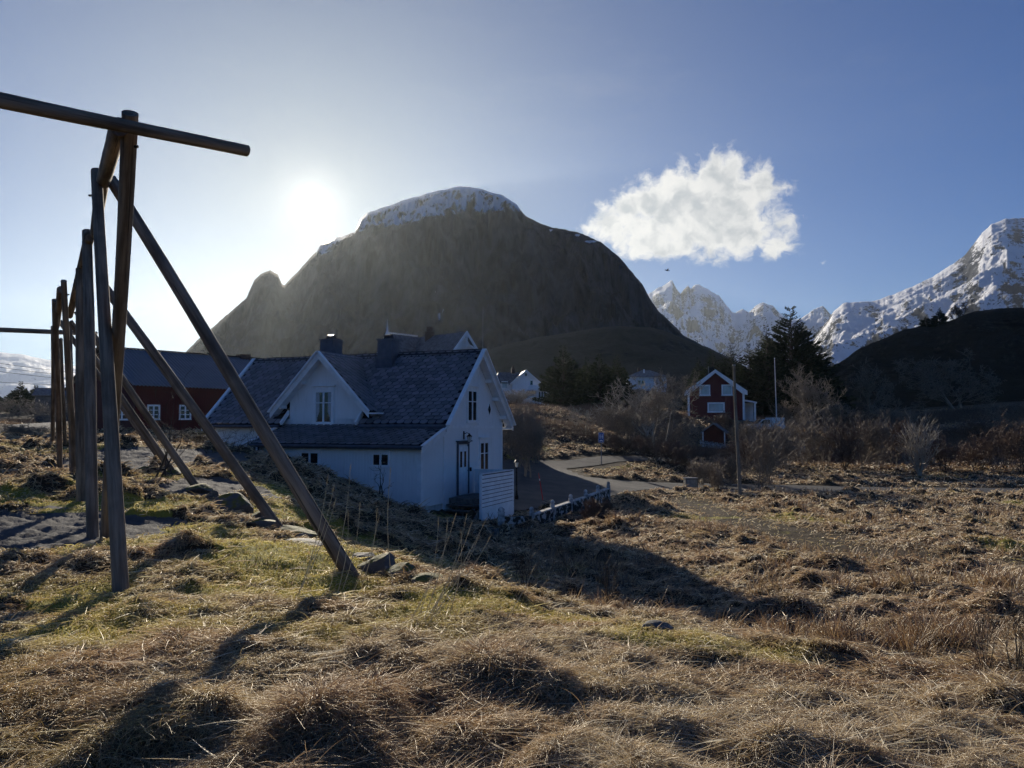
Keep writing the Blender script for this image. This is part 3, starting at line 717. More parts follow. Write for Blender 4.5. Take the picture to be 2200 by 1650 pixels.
# ------------------------------------------------------------------ round timber with UVs (u around, v along in metres)
def log_mesh(name, pts, radii, mat, parent, zoff=(0, 0, 0), n=18, sd=0, rough=0.03, bend=0.0, flat=None):
    rr = np.random.default_rng(sd); pts = [Vector(p) - Vector(zoff) for p in pts]
    a, b = pts[0], pts[-1]; L = (b - a).length; k = max(6, int(L / 0.22)); ts = np.linspace(0, 1, k)
    t = (b - a).normalized(); ref = t.cross(Vector((0.3, 0.25, 0.92))).normalized(); bi = t.cross(ref)
    ph = rr.uniform(0, 6.28); V = []; UV = []
    r0, r1 = radii
    for i, s in enumerate(ts):
        c = a.lerp(b, s) + (ref * math.sin(s * 3.1 + ph) + bi * math.cos(s * 2.3 + ph)) * bend * math.sin(math.pi * s)
        r = (r0 + (r1 - r0) * s)
        for j in range(n):
            an = 2 * math.pi * j / n; q = r * (1 + rough * math.sin(an * 2 + ph + s * 4) + rough * 0.5 * math.sin(an * 5 + s * 11) + rr.uniform(-1, 1) * rough * 0.25)
            V.append(c + (ref * math.cos(an) + bi * math.sin(an)) * q)
    V.append(a); V.append(b); F = []
    for i in range(k - 1):
        for j in range(n): F.append((i * n + j, i * n + (j + 1) % n, (i + 1) * n + (j + 1) % n, (i + 1) * n + j))
    for j in range(n): F.append(((j + 1) % n, j, k * n)); F.append(((k - 1) * n + j, (k - 1) * n + (j + 1) % n, k * n + 1))
    me = bpy.data.meshes.new(name); me.from_pydata([tuple(v) for v in V], [], F); me.update()
    uv = me.uv_layers.new(name='UVMap').data; li = 0
    off = rr.uniform(0, 20)
    for f in F:
        js = [x % n if x < k * n else 0 for x in f]; wrap = max(js) - min(js) > n / 2
        for x in f:
            if x >= k * n: u, v = 0.0, (0 if x == k * n else L)
            else:
                j, i = x % n, x // n; u = (j + (n if wrap and j < n / 2 else 0)) / n; v = ts[i] * L
            uv[li].uv = (u * 0.5 + off, v + off); li += 1
    me.polygons.foreach_set('use_smooth', np.ones(len(F), dtype=bool)); me.set_sharp_from_angle(angle=R(50))
    me.materials.append(mat); o = bpy.data.objects.new(name, me); COL.objects.link(o)
    if parent: o.parent = parent
    return o

# ------------------------------------------------------------------ the fish drying rack
rb = G(262, 1290, 7.3); rack = empty('drying_rack', rb)
tag(rack, 'weathered timber fish drying rack of crossed poles and long raking braces on the mound', 'drying rack')
def rl(name, a, b, r0, r1, sd, bend=0.012): return log_mesh(name, [a, b], (r0, r1), M['log'], rack, rb, sd=sd, bend=bend)
def foot(px, py, d): g = G(px, py, d); g.z -= 0.15; return g
rl('post', foot(262, 1290, 7.3), P(207, 368, 9.3), 0.074, 0.066, 1)                 # nearest upright
rl('post', foot(227, 1162, 10.8), P(280, 243, 6.95), 0.078, 0.073, 2)               # leans back towards the road
rl('post', foot(200, 1160, 10.9), P(187, 497, 12.6), 0.085, 0.075, 3)
rl('post', foot(175, 1085, 14.2), P(172, 577, 14.0), 0.082, 0.075, 4)
rl('post', foot(163, 1035, 18.4), P(137, 603, 15.6), 0.075, 0.058, 5)
rl('post', foot(157, 1032, 18.8), P(149, 700, 19.2), 0.075, 0.065, 6)
rl('post', foot(129, 1006, 21.6), P(118, 645, 17.6), 0.075, 0.066, 7)
rl('post', foot(113, 962, 26.5), P(114, 702, 22.6), 0.07, 0.06, 8)
rl('post', foot(140, 966, 26.0), P(131, 728, 23.0), 0.062, 0.05, 9)
rl('brace', foot(776, 1275, 8.7), P(238, 385, 9.5), 0.092, 0.070, 11, 0.02)
rl('brace', foot(619, 1143, 13.2), P(222, 612, 13.2), 0.095, 0.075, 12, 0.02)
rl('brace', foot(431, 1047, 17.3), P(165, 668, 15.6), 0.085, 0.07, 13)
rl('brace', foot(385, 1029, 19.0), P(150, 690, 17.0), 0.08, 0.065, 14)
rl('brace', foot(372, 1022, 21.0), P(128, 690, 20.0), 0.075, 0.065, 15)
rl('crossbar', P(-330, 146, 5.2), P(531, 324, 7.75), 0.069, 0.060, 21, 0.006)       # the long bar out over the road side
rl('crossbar', P(-160, 703, 22.0), P(209, 717, 23.6), 0.075, 0.07, 22)
rl('rail', P(256, 272, 6.95), P(219, 398, 9.5), 0.088, 0.078, 23, 0.0)
rl('rail', P(219, 398, 9.5), P(203, 505, 12.4), 0.078, 0.075, 24, 0.0)
rl('rail', P(192, 508, 12.3), P(150, 678, 18.4), 0.08, 0.075, 25, 0.0)
rl('rail', P(131, 622, 16.0), P(122, 700, 19.5), 0.08, 0.07, 26, 0.0)
for i, q in enumerate([(293, 315, 7.05), (194, 420, 9.2), (179, 520, 12.5), (169, 612, 14.0), (147, 633, 15.9), (114, 660, 17.7), (232, 398, 9.3), (118, 690, 19.2)]):
    c = P(*q) - rb; b = MB(); b.tube([c - Vector((0.018, 0, 0)), c + Vector((0.018, 0, 0))], 0.014, 6); b.build('bolt', M['dark_metal'], rack)

# ------------------------------------------------------------------ parts shared by the houses
def window(parent, c, right, normal, w, h, cas=0.09, head=0.0, sill=True, cols=2, rows=2, top=0.35, glass='glass', zo=0.0, name='window', depth=0.05, curtain=False):
    """casement window as a casing with pane and sash. c: centre of the opening on the wall face"""
    c, r, n = Vector(c), Vector(right).normalized(), Vector(normal).normalized(); up = Vector((0, 0, 1))
    def bx(mb, x0, x1, z0, z1, d0, d1): mb.extr([c + r * x0 + up * z0 + n * d0, c + r * x1 + up * z0 + n * d0, c + r * x1 + up * z1 + n * d0, c + r * x0 + up * z1 + n * d0], n * (d1 - d0))
    f = MB(zo); W2, H2 = w / 2, h / 2
    bx(f, -W2 - cas, -W2, -H2, H2, 0.002, depth); bx(f, W2, W2 + cas, -H2, H2, 0.002, depth)
    bx(f, -W2 - cas, W2 + cas, H2, H2 + cas, 0.002, depth); bx(f, -W2 - cas * 1.3, W2 + cas * 1.3, -H2 - cas, -H2, 0.002, depth + 0.02)
    if head:
        bx(f, -W2 - cas, W2 + cas, H2 + cas + 0.004, H2 + cas + head, 0.002, depth * 0.7)
        bx(f, -W2 - cas * 1.8, W2 + cas * 1.8, H2 + cas + head + 0.002, H2 + cas + head + 0.05, 0.002, depth + 0.07)
    o = f.build(name, M['white_trim'], parent)
    g = MB(zo); bx(g, -W2, W2, -H2, H2, 0.003, 0.016); g.build('pane', M[glass], o)
    s = MB(zo); e = 0.035
    bx(s, -W2 + .002, -W2 + e, -H2 + .002, H2 - .002, 0.018, depth - 0.012); bx(s, W2 - e, W2 - .002, -H2 + .002, H2 - .002, 0.018, depth - 0.012)
    bx(s, -W2 + e, W2 - e, H2 - e, H2 - .002, 0.018, depth - 0.012); bx(s, -W2 + e, W2 - e, -H2 + .002, -H2 + e, 0.018, depth - 0.012)
    for i in range(1, cols):
        x = -W2 + w * i / cols; k = 0.045 if cols == 2 else 0.02; bx(s, x - k, x + k, -H2 + e + .001, H2 - e - .001, 0.019, depth - 0.010)
    if rows > 1:
        hs_ = [top] if rows == 2 else [i / rows for i in range(1, rows)]
        for t_ in hs_:
            z = H2 - h * t_; edges = [(-W2 + e) if i == 0 else (-W2 + w * i / cols + (0.045 if cols == 2 else 0.02)) for i in range(cols)]
            ends = [(W2 - e) if i == cols - 1 else (-W2 + w * (i + 1) / cols - (0.045 if cols == 2 else 0.02)) for i in range(cols)]
            for x0, x1 in zip(edges, ends): bx(s, x0 + .001, x1 - .001, z - 0.018, z + 0.018, 0.019, depth - 0.014)
    s.build('sash', M['white_trim'], o)
    if curtain:
        k = MB(zo)
        for sgn in (-1, 1):
            for i in range(5):
                x0 = sgn * (W2 - 0.04 - i * 0.035); zz = -H2 + 0.05 + i * 0.09 * (i > 1)
                k.extr([c + r * x0 + up * zz + n * 0.0165, c + r * (x0 - sgn * 0.03) + up * (zz + 0.04) + n * 0.0165, c + r * (x0 - sgn * 0.03) + up * (H2 - 0.05) + n * 0.0165, c + r * x0 + up * (H2 - 0.05) + n * 0.0165], n * 0.003)
        k.build('curtain', M['curtain'], o)
    return o

def slates(mb, O, U, Vv, w, h, keep=None, sw=0.36, exp=0.215, seed=0, th=0.022):
    """overlapping scale-cut slates over the slope O + a U + b V (unit vectors, b up the slope)"""
    O, U, Vv = Vector(O), Vector(U).normalized(), Vector(Vv).normalized(); N = U.cross(Vv).normalized()
    if N.z < 0: N = -N
    mb.cur = 1; rr = random.Random(seed); rows = int(h / exp) + 1; Ls = exp * 1.6
    for i in range(rows):
        b0 = i * exp; off = (i % 2) * sw / 2
        for j in range(-1, int(w / sw) + 2):
            a = j * sw + off; cx = a + sw / 2
            if cx < 0.02 or cx > w - 0.02: continue
            if keep and not keep(cx, b0 + exp * 0.5): continue
            jx, jr, jz = rr.uniform(-.008, .008), rr.uniform(-.012, .012), rr.uniform(0, .008)
            hw = sw / 2 - 0.014
            lo_ = b0 + jr; up_ = min(b0 + Ls, h)
            P0 = lambda x, y, z: O + U * min(max(cx + x + jx, 0), w) + Vv * y + N * z
            lift, lz = th + 0.034 + jz, 0.006
            shape = [(-hw, lo_ + exp * .42), (-hw * .62, lo_ + exp * .10), (0, lo_), (hw * .62, lo_ + exp * .10), (hw, lo_ + exp * .42), (hw, up_), (-hw, up_)]
            zz = [lift - (y - lo_) / Ls * (lift - lz) for x, y in shape]
            vs = [P0(x, y, z) for (x, y), z in zip(shape, zz)] + [P0(x, y, z - th) for (x, y), z in zip(shape[:5], zz[:5])]
            fs = [(0, 1, 2, 3, 4, 5, 6)] + [(k, k + 7, k + 8, k + 1) for k in range(4)]
            mb.add(vs, fs)
    mb.cur = 0; return mb

# ------------------------------------------------------------------ the white house with slate roofs
HR = math.atan2(-0.382, 0.924)
hb = Vector((-2.87, 29.23, -3.75)); house = empty('house', hb, HR)
tag(house, 'white boarded house with dark slate roofs, a gabled dormer and a lean-to below the mound', 'house')
Z = 3.75
RT = 0.967                    # rise per metre of the main roof
XL, XR, DW = -11.7, 0.0, 6.26  # wall ends, far wall
ZB = -3.75
def HB(): return MB(Z)
w = HB()   # main walls
gp = lambda x: [(x, 0.40, ZB), (x, DW, ZB), (x, DW, 0.22), (x, 3.33, 3.06), (x, 0.40, 0.22)]
w.extr(gp(XR - 0.14), (0.14, 0, 0)); w.extr(gp(XL), (0.14, 0, 0))
w.box(XL + .14, XR - .14, 0.40, 0.52, ZB, 0.24); w.box(XL + .14, XR - .14, DW - .12, DW, ZB, 0.24)
w.build('wall', M['white_boards'], house)
t = HB()   # boards on the corners and the gable
t.box(0.003, 0.03, 0.40, 0.52, -2.9, 0.15); t.box(0.003, 0.03, DW - 0.12, DW + 0.02, -3.4, 0.1); t.box(0.003, 0.02, 3.62, 3.70, -2.9, 2.7)
t.box(0.003, 0.026, 0.53, DW - 0.13, -0.16, -0.04)
t.build('corner_board', M['white_trim'], house)
# dormer
DX, DA, DH = -5.71, 3.04, 1.83
d = HB(); d.extr([(DX - DH, 0.40, -0.06), (DX + DH, 0.40, -0.06), (DX + DH, 0.40, DA - 1.008 * DH - .12), (DX, 0.40, DA - 0.14), (DX - DH, 0.40, DA - 1.008 * DH - .12)], (0, 0.12, 0))
for sg in (-1, 1): d.extr([(DX + sg * (DH - .12), 0.52, 0.3), (DX + sg * (DH - .12), 1.35, 1.2), (DX + sg * (DH - .12), 0.52, 1.2)], (sg * 0.12, 0, 0))
dorm = d.build('dormer', M['white_boards'], house)
window(dorm, (DX - 0.04, 0.40, 0.74), (1, 0, 0), (0, -1, 0), 0.86, 1.32, head=0.12, cas=0.10, zo=Z, curtain=True, rows=2, top=0.36)
for sg in (-1, 1):   # skirt boards where the dormer stands on the lean-to roof
    k = HB(); x0 = DX + sg * (DH + 0.02); k.extr([(x0, -0.06, -0.02), (x0, 0.40, 0.42), (x0, 0.40, 0.62), (x0, -0.12, 0.10)], (sg * 0.10, 0, 0)); k.build('skirt_board', M['white_trim'], house)
# roof slopes
rf = HB(); th = 0.12; ov = 0.35; XRr, XLr = XR + ov, XL - ov
def slab(mb, x0, x1, y0, y1, side=0):
    f = (lambda y: RT * y) if not side else (lambda y: RT * (6.66 - y))
    mb.extr([(x0, y0, f(y0)), (x0, y1, f(y1)), (x0, y1, f(y1) - th), (x0, y0, f(y0) - th)], (x1 - x0, 0, 0))
slab(rf, XLr, DX - DH - .13, 0.0, 3.33); slab(rf, DX - DH - .125, DX + DH + .125, 0.54, 3.33); slab(rf, DX + DH + .13, XRr, 0.0, 3.33); slab(rf, XLr, XRr, 3.333, 6.66, 1)
cosr = 1 / math.hypot(1, RT); Vs = (0, cosr, RT * cosr); SL = 3.33 / cosr
def keepmain(a, b):
    x = XLr + a; y = b * cosr; z = RT * y
    if abs(x - DX) < DH + .16 and y < 0.56: return False
    return not (z < DA - 1.008 * abs(x - DX) - 0.06 and abs(x - DX) < 2.4 and y > 0.2 and y < (DA - 1.008 * abs(x - DX)) / RT - 0.25)
slates(rf, (XLr, 0, 0.004), (1, 0, 0), Vs, XRr - XLr, SL, keepmain, seed=3)
slates(rf, (XRr, 6.66, 0.004), (-1, 0, 0), (0, -cosr, RT * cosr), XRr - XLr, SL, seed=4)
roof = rf.build('roof', M['gap_shade'], house, mat2=M['slate'])
rg = HB()
rg.extr([(XLr, 3.10, 3.06), (XLr, 3.33, 3.29), (XLr, 3.56, 3.06), (XLr, 3.56, 3.02), (XLr, 3.33, 3.25), (XLr, 3.10, 3.02)], (XRr - XLr, 0, 0))
for i in range(14):
    x = XRr - 0.6 - i * 0.85; rg.beam((x, 3.1, 3.10), (x + 0.02, 3.02, 3.04), 0.03, 0.02)
rg.build('ridge_cap', M['dark_metal'], roof)
gt = HB()
gt.tube([(XLr, -0.07, -0.08), (DX - DH - .2, -0.07, -0.08)], 0.065, 8); gt.build('gutter', M['flashing'], roof)
gt = HB(); gt.tube([(DX + DH + .2, -0.07, -0.08), (XRr - .03, -0.07, -0.08)], 0.065, 8); gt.box(DX + DH + .2, XRr - .05, -0.10, 0.0, -0.16, 0.02); gt.build('gutter', M['flashing'], roof)
# dormer roof
dr = HB(); k = 1.008; ck = 1 / math.hypot(1, k); tipx = 2.49
for sg in (-1, 1):
    yb = lambda dz: (DA - dz) / RT + 0.12
    q = [(DX, -0.02, DA), (DX + sg * tipx, -0.02, DA - k * tipx), (DX + sg * tipx, yb(k * tipx), DA - k * tipx), (DX, yb(0), DA)]
    nrm_ = Vector((sg * k, 0, 1)).normalized() * -0.10
    dr.extr([Vector(v) for v in q], nrm_)
    Ld = tipx / ck
    if sg > 0: O = (DX + tipx, -0.02, DA - k * tipx + .004); U = (0, 1, 0); Vd = (-ck, 0, k * ck)
    else: O = (DX - tipx, 3.4, DA - k * tipx + .004); U = (0, -1, 0); Vd = (ck, 0, k * ck)
    def kp(a, b, sg=sg):
        y = (-0.02 + a) if sg > 0 else (3.4 - a); z = DA - k * tipx + b * k * ck; return y < z / RT + 0.05
    slates(dr, O, U, Vd, 3.42, Ld, kp, seed=5 + sg)
droof = dr.build('dormer_roof', M['gap_shade'], house, mat2=M['slate'])
k2 = HB(); k2.extr([(DX - .2, -0.03, DA - .15), (DX, -0.03, DA + .07), (DX + .2, -0.03, DA - .15), (DX, -0.03, DA + .03)], (0, 3.2, 0)); k2.build('ridge_cap', M['flashing'], droof)
ds = HB()
for sg in (-1, 1):
    o_ = Vector((sg * k, 0, 1)).normalized() * -0.105
    q = [Vector((DX, 0.0, DA)), Vector((DX + sg * (tipx - .01), 0.0, DA - k * (tipx - .01))), Vector((DX + sg * (tipx - .01), 0.42, DA - k * (tipx - .01))), Vector((DX, 0.42, DA))]
    ds.extr([v + o_ for v in q], Vector((0, 0, -.03)))
ds.build('soffit', M['white_trim'], droof)
gd = HB(); gd.box(DX + tipx - .02, DX + tipx + .42, -0.02, 0.60, DA - k * tipx - .10, DA - k * tipx - .04); gd.build('flashing_tray', M['white_trim'], droof)
# bargeboards and eave returns
def barge(parent, a, apex, b, w_=0.22, t_=0.05, out=(0, 0, 0), cap=0.05, name='bargeboard'):
    for p, q in ((a, apex), (b, apex)):
        p, q = Vector(p), Vector(q); m = HB(); dr_ = (q - p).normalized(); dn = Vector((0, 0, -1)); 
        o_ = Vector(out).normalized()
        m.extr([p, q, q + dn * w_ * 1.25, p + dn * w_], o_ * t_)
        up_ = dr_.cross(o_).normalized(); up_ = up_ if up_.z > 0 else -up_
        m.extr([p + up_ * .003, q + up_ * .003 + dr_ * 0.0, q + up_ * cap, p + up_ * cap], o_ * (t_ + 0.13)) if True else None
        m.extr([p + dn * w_ * .42 + o_ * (t_ + .003), q + dn * w_ * .5 + o_ * (t_ + .003), q + dn * w_ * .64 + o_ * (t_ + .003), p + dn * w_ * .56 + o_ * (t_ + .003)], o_ * 0.018)
        m.build(name, M['white_trim'], parent)
barge(house, (XRr, -0.06, -0.05), (XRr, 3.33, 3.24), (XRr, 6.72, -0.05), out=(1, 0, 0), w_=0.24, cap=0.06)
barge(house, (XLr, -0.06, -0.05), (XLr, 3.33, 3.24), (XLr, 6.72, -0.05), out=(-1, 0, 0), w_=0.24, cap=0.07)
barge(dorm, (DX - tipx - .02, -0.03, DA - k * tipx - .01), (DX, -0.03, DA + .02), (DX + tipx + .02, -0.03, DA - k * tipx - .01), out=(0, -1, 0), w_=0.24, cap=0.06)
sf = HB()
for y0, y1, sd_ in ((0.02, 3.33, 0), (3.33, 6.64, 1)):
    f = (lambda y: RT * y - th - .004) if not sd_ else (lambda y: RT * (6.66 - y) - th - .004)
    sf.extr([(XR + .004, y0, f(y0)), (XR + .004, y1, f(y1)), (XR + .004, y1, f(y1) - .03), (XR + .004, y0, f(y0) - .03)], (ov - .01, 0, 0))
sf.box(XR + .004, XRr - .01, 6.27, 6.66, -0.22, -0.18); sf.box(XL, XRr - .01, 6.66, 6.70, -0.25, -0.05)
sf.build('soffit', M['white_trim'], house)
for y_, z_ in ((1.45, RT * 1.45), (5.2, RT * 1.46), (4.4, RT * 2.26), (6.05, RT * 0.61), (3.33, 3.14)):
    b_ = HB(); b_.beam((0.0, y_, z_ - 0.26), (ov - .03, y_, z_ - 0.26), 0.13, 0.16); b_.build('purlin_end', M['white_trim'], house)
for x_, z_ in ((DX - 2.05, DA - k * 2.05 - .22), (DX + 2.05, DA - k * 2.05 - .22), (DX - 1.0, DA - k * 1.0 - .24), (DX + 1.0, DA - k - .24)):
    b_ = HB(); b_.beam((x_, 0.40, z_), (x_, 0.05, z_), 0.12, 0.14); b_.build('purlin_end', M['white_trim'], dorm)
# lean-to
LX = -7.6; LS = 0.76 / 2.10
lz = lambda y: -0.78 + (y + 1.70) * LS
l = HB(); l.extr([(0.0, -1.40, -3.08), (0.0, 0.395, -3.08), (0.0, 0.395, lz(0.395) - .11), (0.0, -1.40, lz(-1.40) - .11)], (-0.12, 0, 0))
l.extr([(LX, -1.40, -3.08), (LX, 0.395, -3.08), (LX, 0.395, lz(0.395) - .11), (LX, -1.40, lz(-1.40) - .11)], (0.12, 0, 0))
l.box(LX + .12, -0.12, -1.40, -1.28, -3.08, lz(-1.40) - .10)
lean = l.build('lean_to', M['white_boards'], house)
l = HB(); l.box(0.003, 0.03, -1.44, -1.30, -3.06, lz(-1.4) - .12); l.box(-0.14, -0.002, -1.44, -1.403, -3.06, lz(-1.4) - .12)
l.box(LX, -.15, -1.43, -1.403, -3.10, -3.04); l.box(0.003, 0.025, -1.29, 0.38, -3.10, -3.04); l.build('corner_board', M['white_trim'], lean)
l = HB(); l.box(LX + .06, -0.05, -1.36, 0.38, ZB, -3.085); l.box(XL + .05, LX, 0.44, 0.6, ZB, -3.0); l.box(-0.10, -0.03, 0.39, DW - .05, ZB, -3.0); l.build('footing', M['white_footing'], lean)
l = HB(); x0, x1 = LX - .25, 0.26
l.extr([(x0, -1.72, lz(-1.72)), (x0, 0.395, lz(0.395)), (x0, 0.395, lz(0.395) - .09), (x0, -1.72, lz(-1.72) - .09)], (x1 - x0, 0, 0))
cl_ = 1 / math.hypot(1, LS); slates(l, (x0, -1.72, lz(-1.72) + .004), (1, 0, 0), (0, cl_, LS * cl_), x1 - x0, 2.1 / cl_, seed=9)
lroof = l.build('lean_to_roof', M['gap_shade'], house, mat2=M['slate'])
l = HB(); l.tube([(x0, -1.80, -0.84), (x1, -1.80, -0.84)], 0.06, 8); l.box(x0, x1, -1.76, -1.725, -0.93, -0.80); l.build('gutter', M['flashing'], lroof)
for xs, o_ in ((x1, 1), (x0, -1)):
    l = HB(); l.extr([(xs, -1.82, lz(-1.82) - .02), (xs, 0.30, lz(0.30) - .02), (xs, 0.30, lz(0.30) - .26), (xs, -1.82, lz(-1.82) - .24)], (0.04 * o_, 0, 0))
    l.extr([(xs - .02 * o_, -1.84, lz(-1.84) + .035), (xs - .02 * o_, 0.32, lz(0.32) + .035), (xs - .02 * o_, 0.32, lz(0.32) + .075), (xs - .02 * o_, -1.84, lz(-1.84) + .075)], (0.16 * o_, 0, 0)); l.build('bargeboard', M['white_trim'], lroof)
window(lean, (-1.79 + 0.05, -1.40, -1.35), (1, 0, 0), (0, -1, 0), 0.72, 0.46, cas=0.07, rows=1, zo=Z, head=0.04)
window(lean, (-5.05, -1.40, -1.60), (1, 0, 0), (0, -1, 0), 0.86, 0.98, cas=0.09, rows=2, top=0.45, zo=Z, head=0.06)
window(house, (-9.3, 0.40, -1.2), (1, 0, 0), (0, -1, 0), 0.7, 0.7, cas=0.08, rows=1, zo=Z)
# gable openings
window(house, (0.0, 3.0, 0.80), (0, 1, 0), (1, 0, 0), 0.86, 1.30, cas=0.09, head=0.08, rows=2, top=0.36, zo=Z)
window(house, (0.0, 4.25, -1.46), (0, 1, 0), (1, 0, 0), 0.86, 1.34, cas=0.09, head=0.10, rows=2, top=0.36, zo=Z)
window(house, (XL, 3.3, -1.3), (0, -1, 0), (-1, 0, 0), 0.86, 1.3, zo=Z)
dm = HB(); dm.extr([(0.003, 4.80, 0.92), (0.003, 4.95, 0.68), (0.003, 4.80, 0.44), (0.003, 4.65, 0.68)], (0.02, 0, 0)); dm.build('diamond_window', M['glass'], house)
dm = HB()
for a_, b_ in (((4.80, 1.0), (5.0, 0.68)), ((5.0, 0.68), (4.80, 0.36)), ((4.80, 0.36), (4.60, 0.68)), ((4.60, 0.68), (4.80, 1.0))):
    dm.beam((0.014, a_[0], a_[1]), (0.014, b_[0], b_[1]), 0.03, 0.03)
dm.build('diamond_window_frame', M['white_trim'], house)
d = HB(); y0, y1, z0, z1 = 1.66, 2.56, -2.90, -0.92
d.box(0.004, 0.035, y0, y1, z0, z1); door = d.build('door', M['white_trim'], house)
d = HB(); d.box(0.003, 0.06, y0 - .10, y0 - .002, z0, z1 + .10); d.box(0.003, 0.06, y1 + .002, y1 + .10, z0, z1 + .10); d.box(0.003, 0.06, y0 - .10, y1 + .10, z1 + .102, z1 + .20); d.box(0.003, 0.16, y0 - .18, y1 + .18, z1 + .202, z1 + .25); d.build('door_frame', M['flashing'], door)
for ya in (y0 + .16, y0 + .54):
    d = HB(); d.box(0.036, 0.045, ya, ya + .17, z1 - .85, z1 - .20); d.build('door_pane', M['glass'], door)
d = HB()
for ya in (y0 + .12, y0 + .50):
    for za, zb in ((z0 + .12, z0 + .55), (z0 + .62, z0 + .95)): d.box(0.036, 0.048, ya, ya + .27, za, zb)
d.build('door_moulding', M['white_trim'], door)
d = HB(); d.tube([(0.05, y1 - .07, z0 + .98), (0.10, y1 - .07, z0 + .98), (0.10, y1 - .17, z0 + .98)], 0.012, 6); d.build('handle', M['dark_metal'], door)
d = HB(); d.box(0.003, 0.05, 2.80, 2.90, -1.98, -1.82); d.build('letter_box', M['dark_metal'], house)
# chimneys
def chimney(parent, cx, cy, w_, z0, z1, tiers, name='chimney'):
    c_ = HB()
    if tiers == 2:
        zm = z0 + (z1 - z0) * 0.50; c_.box(cx - w_ / 2, cx + w_ / 2, cy - w_ / 2, cy + w_ / 2, z0, zm); c_.box(cx - w_ / 2 - .03, cx + w_ / 2 + .03, cy - w_ / 2 - .03, cy + w_ / 2 + .03, zm, zm + .03)
        s_ = w_ * .86; c_.box(cx - s_ / 2, cx + s_ / 2, cy - s_ / 2, cy + s_ / 2, zm + .03, z1)
    else: s_ = w_; c_.box(cx - s_ / 2, cx + s_ / 2, cy - s_ / 2, cy + s_ / 2, z0, z1)
    c_.box(cx - s_ / 2 - .05, cx + s_ / 2 + .05, cy - s_ / 2 - .05, cy + s_ / 2 + .05, z1, z1 + .05)
    for za, zb in ((z0, z1),):   # folded seams
        c_.beam((cx - s_ / 2, cy - s_ / 2 - (w_ - s_) / 2 - .012, za + .02), (cx + s_ / 2, cy - s_ / 2 - (w_ - s_) / 2 - .012, (za + zb) / 2), 0.02, 0.02) if tiers == 2 else None
    o = c_.build(name, M['flashing'], parent)
    c_ = HB(); c_.tube([(cx - .16, cy, z1 + .10), (cx + .16, cy, z1 + .10)], 0.17, 14); c_.build('cowl', M['dark_metal'], o)
    return o
chimney(roof, -4.17, 2.98, 0.84, 2.2, 3.80, 2)
chimney(roof, -7.55, 3.33, 0.74, 2.9, 3.98, 1)
an = HB(); an.tube([(0.30, 3.45, 3.2), (0.30, 3.47, 5.15)], 0.012, 5); an.build('aerial', M['galvanised'], roof)
# wall lantern
L_ = HB(); L_.box(0.003, 0.03, 2.16, 2.24, -0.62, -0.28); L_.tube([(0.02, 2.20, -0.40), (0.16, 2.20, -0.34), (0.27, 2.20, -0.40)], 0.014, 6)
lan = L_.build('wall_lantern', M['dark_metal'], house)
L_ = HB(); L_.lathe((0.27, 2.20, -0.72), [(0.055, 0.0), (0.095, 0.22)], 6); L_.build('lantern_glass', M['lantern_glass'], lan)
L_ = HB(); L_.lathe((0.27, 2.20, -0.50), [(0.135, 0.0), (0.10, 0.03), (0.03, 0.10), (0.012, 0.14)], 8); L_.lathe((0.27, 2.20, -0.76), [(0.02, 0.0), (0.06, 0.035)], 6)
for i in range(6):
    a_ = math.pi / 3 * i; L_.beam((0.27 + .058 * math.cos(a_), 2.2 + .058 * math.sin(a_), -.725), (0.27 + .098 * math.cos(a_), 2.2 + .098 * math.sin(a_), -.50), .01, .01)
L_.build('lantern_cap', M['dark_metal'], lan)
# deck, steps, rail and the two boarded screens
d = HB()
for i in range(10): d.box(0.03, 1.80, 0.86 + i * 0.224, 0.86 + i * 0.224 + 0.215, -2.97, -2.93)
for x_ in (0.10, 1.70): d.box(x_, x_ + .1, 0.95, 3.05, -3.12, -2.975); d.box(x_, x_ + .1, 0.96, 1.05, -4.3, -3.125)
d.box(0.05, 1.78, 0.84, 0.858, -3.14, -2.96)
deck = d.build('deck', M['deck'], house)
for i in range(5):
    s_ = HB(); z_ = -2.97 - (i + 1) * 0.19; y_ = 0.86 - (i + 1) * 0.30; s_.box(0.05, 1.72, y_, y_ + .31, z_ - .035, z_); s_.box(0.08, 1.70, y_ + .28, y_ + .30, z_ - .15, z_ - .037); s_.build('step', M['deck'], deck)
s_ = HB(); s_.beam((1.76, 0.9, -2.75), (1.76, -0.62, -3.72), 0.04, 0.16); s_.beam((1.76, 0.9, -3.1), (1.76, -0.62, -4.05), 0.04, 0.22)
for i in range(5): yy2 = 0.8 - i * .32; s_.box(1.735, 1.785, yy2 - .04, yy2 + .04, -4.15, -2.85 - i * .2)
s_.build('stair_rail', M['deck'], deck)
s_ = HB()
for i in range(14): 
    z_ = -4.05 + i * 0.152; gp_ = .122 if i > 4 else .148; s_.extr([(1.862, -0.03, z_), (1.905, -0.03, z_), (1.885, -0.03, z_ + gp_), (1.862, -0.03, z_ + gp_)], (0, 3.1, 0))
s_.box(1.84, 1.91, -0.05, 3.09, -1.905, -1.87); s_.box(1.80, 1.90, -0.09, -0.035, -4.1, -1.91); s_.box(1.80, 1.90, 3.075, 3.13, -4.1, -1.91)
s_.build('screen_panel', M['white_trim'], deck)
s_ = HB(); s_.box(1.84, 1.858, -0.02, 3.07, -4.04, -1.92); s_.build('gap_shade_sheet', M['gap_shade'], deck)  # black sheet added so the gaps between boards look shaded
s_ = HB(); s_.box(0.05, 1.80, 3.16, 3.20, -3.9, -1.95); s_.box(0.04, 1.84, 3.14, 3.22, -1.947, -1.90)
for i in range(3): s_.box(0.15 + i * .75, 0.25 + i * .75, 3.12, 3.158, -3.9, -1.95)
s_.build('screen_panel', M['white_trim'], deck)
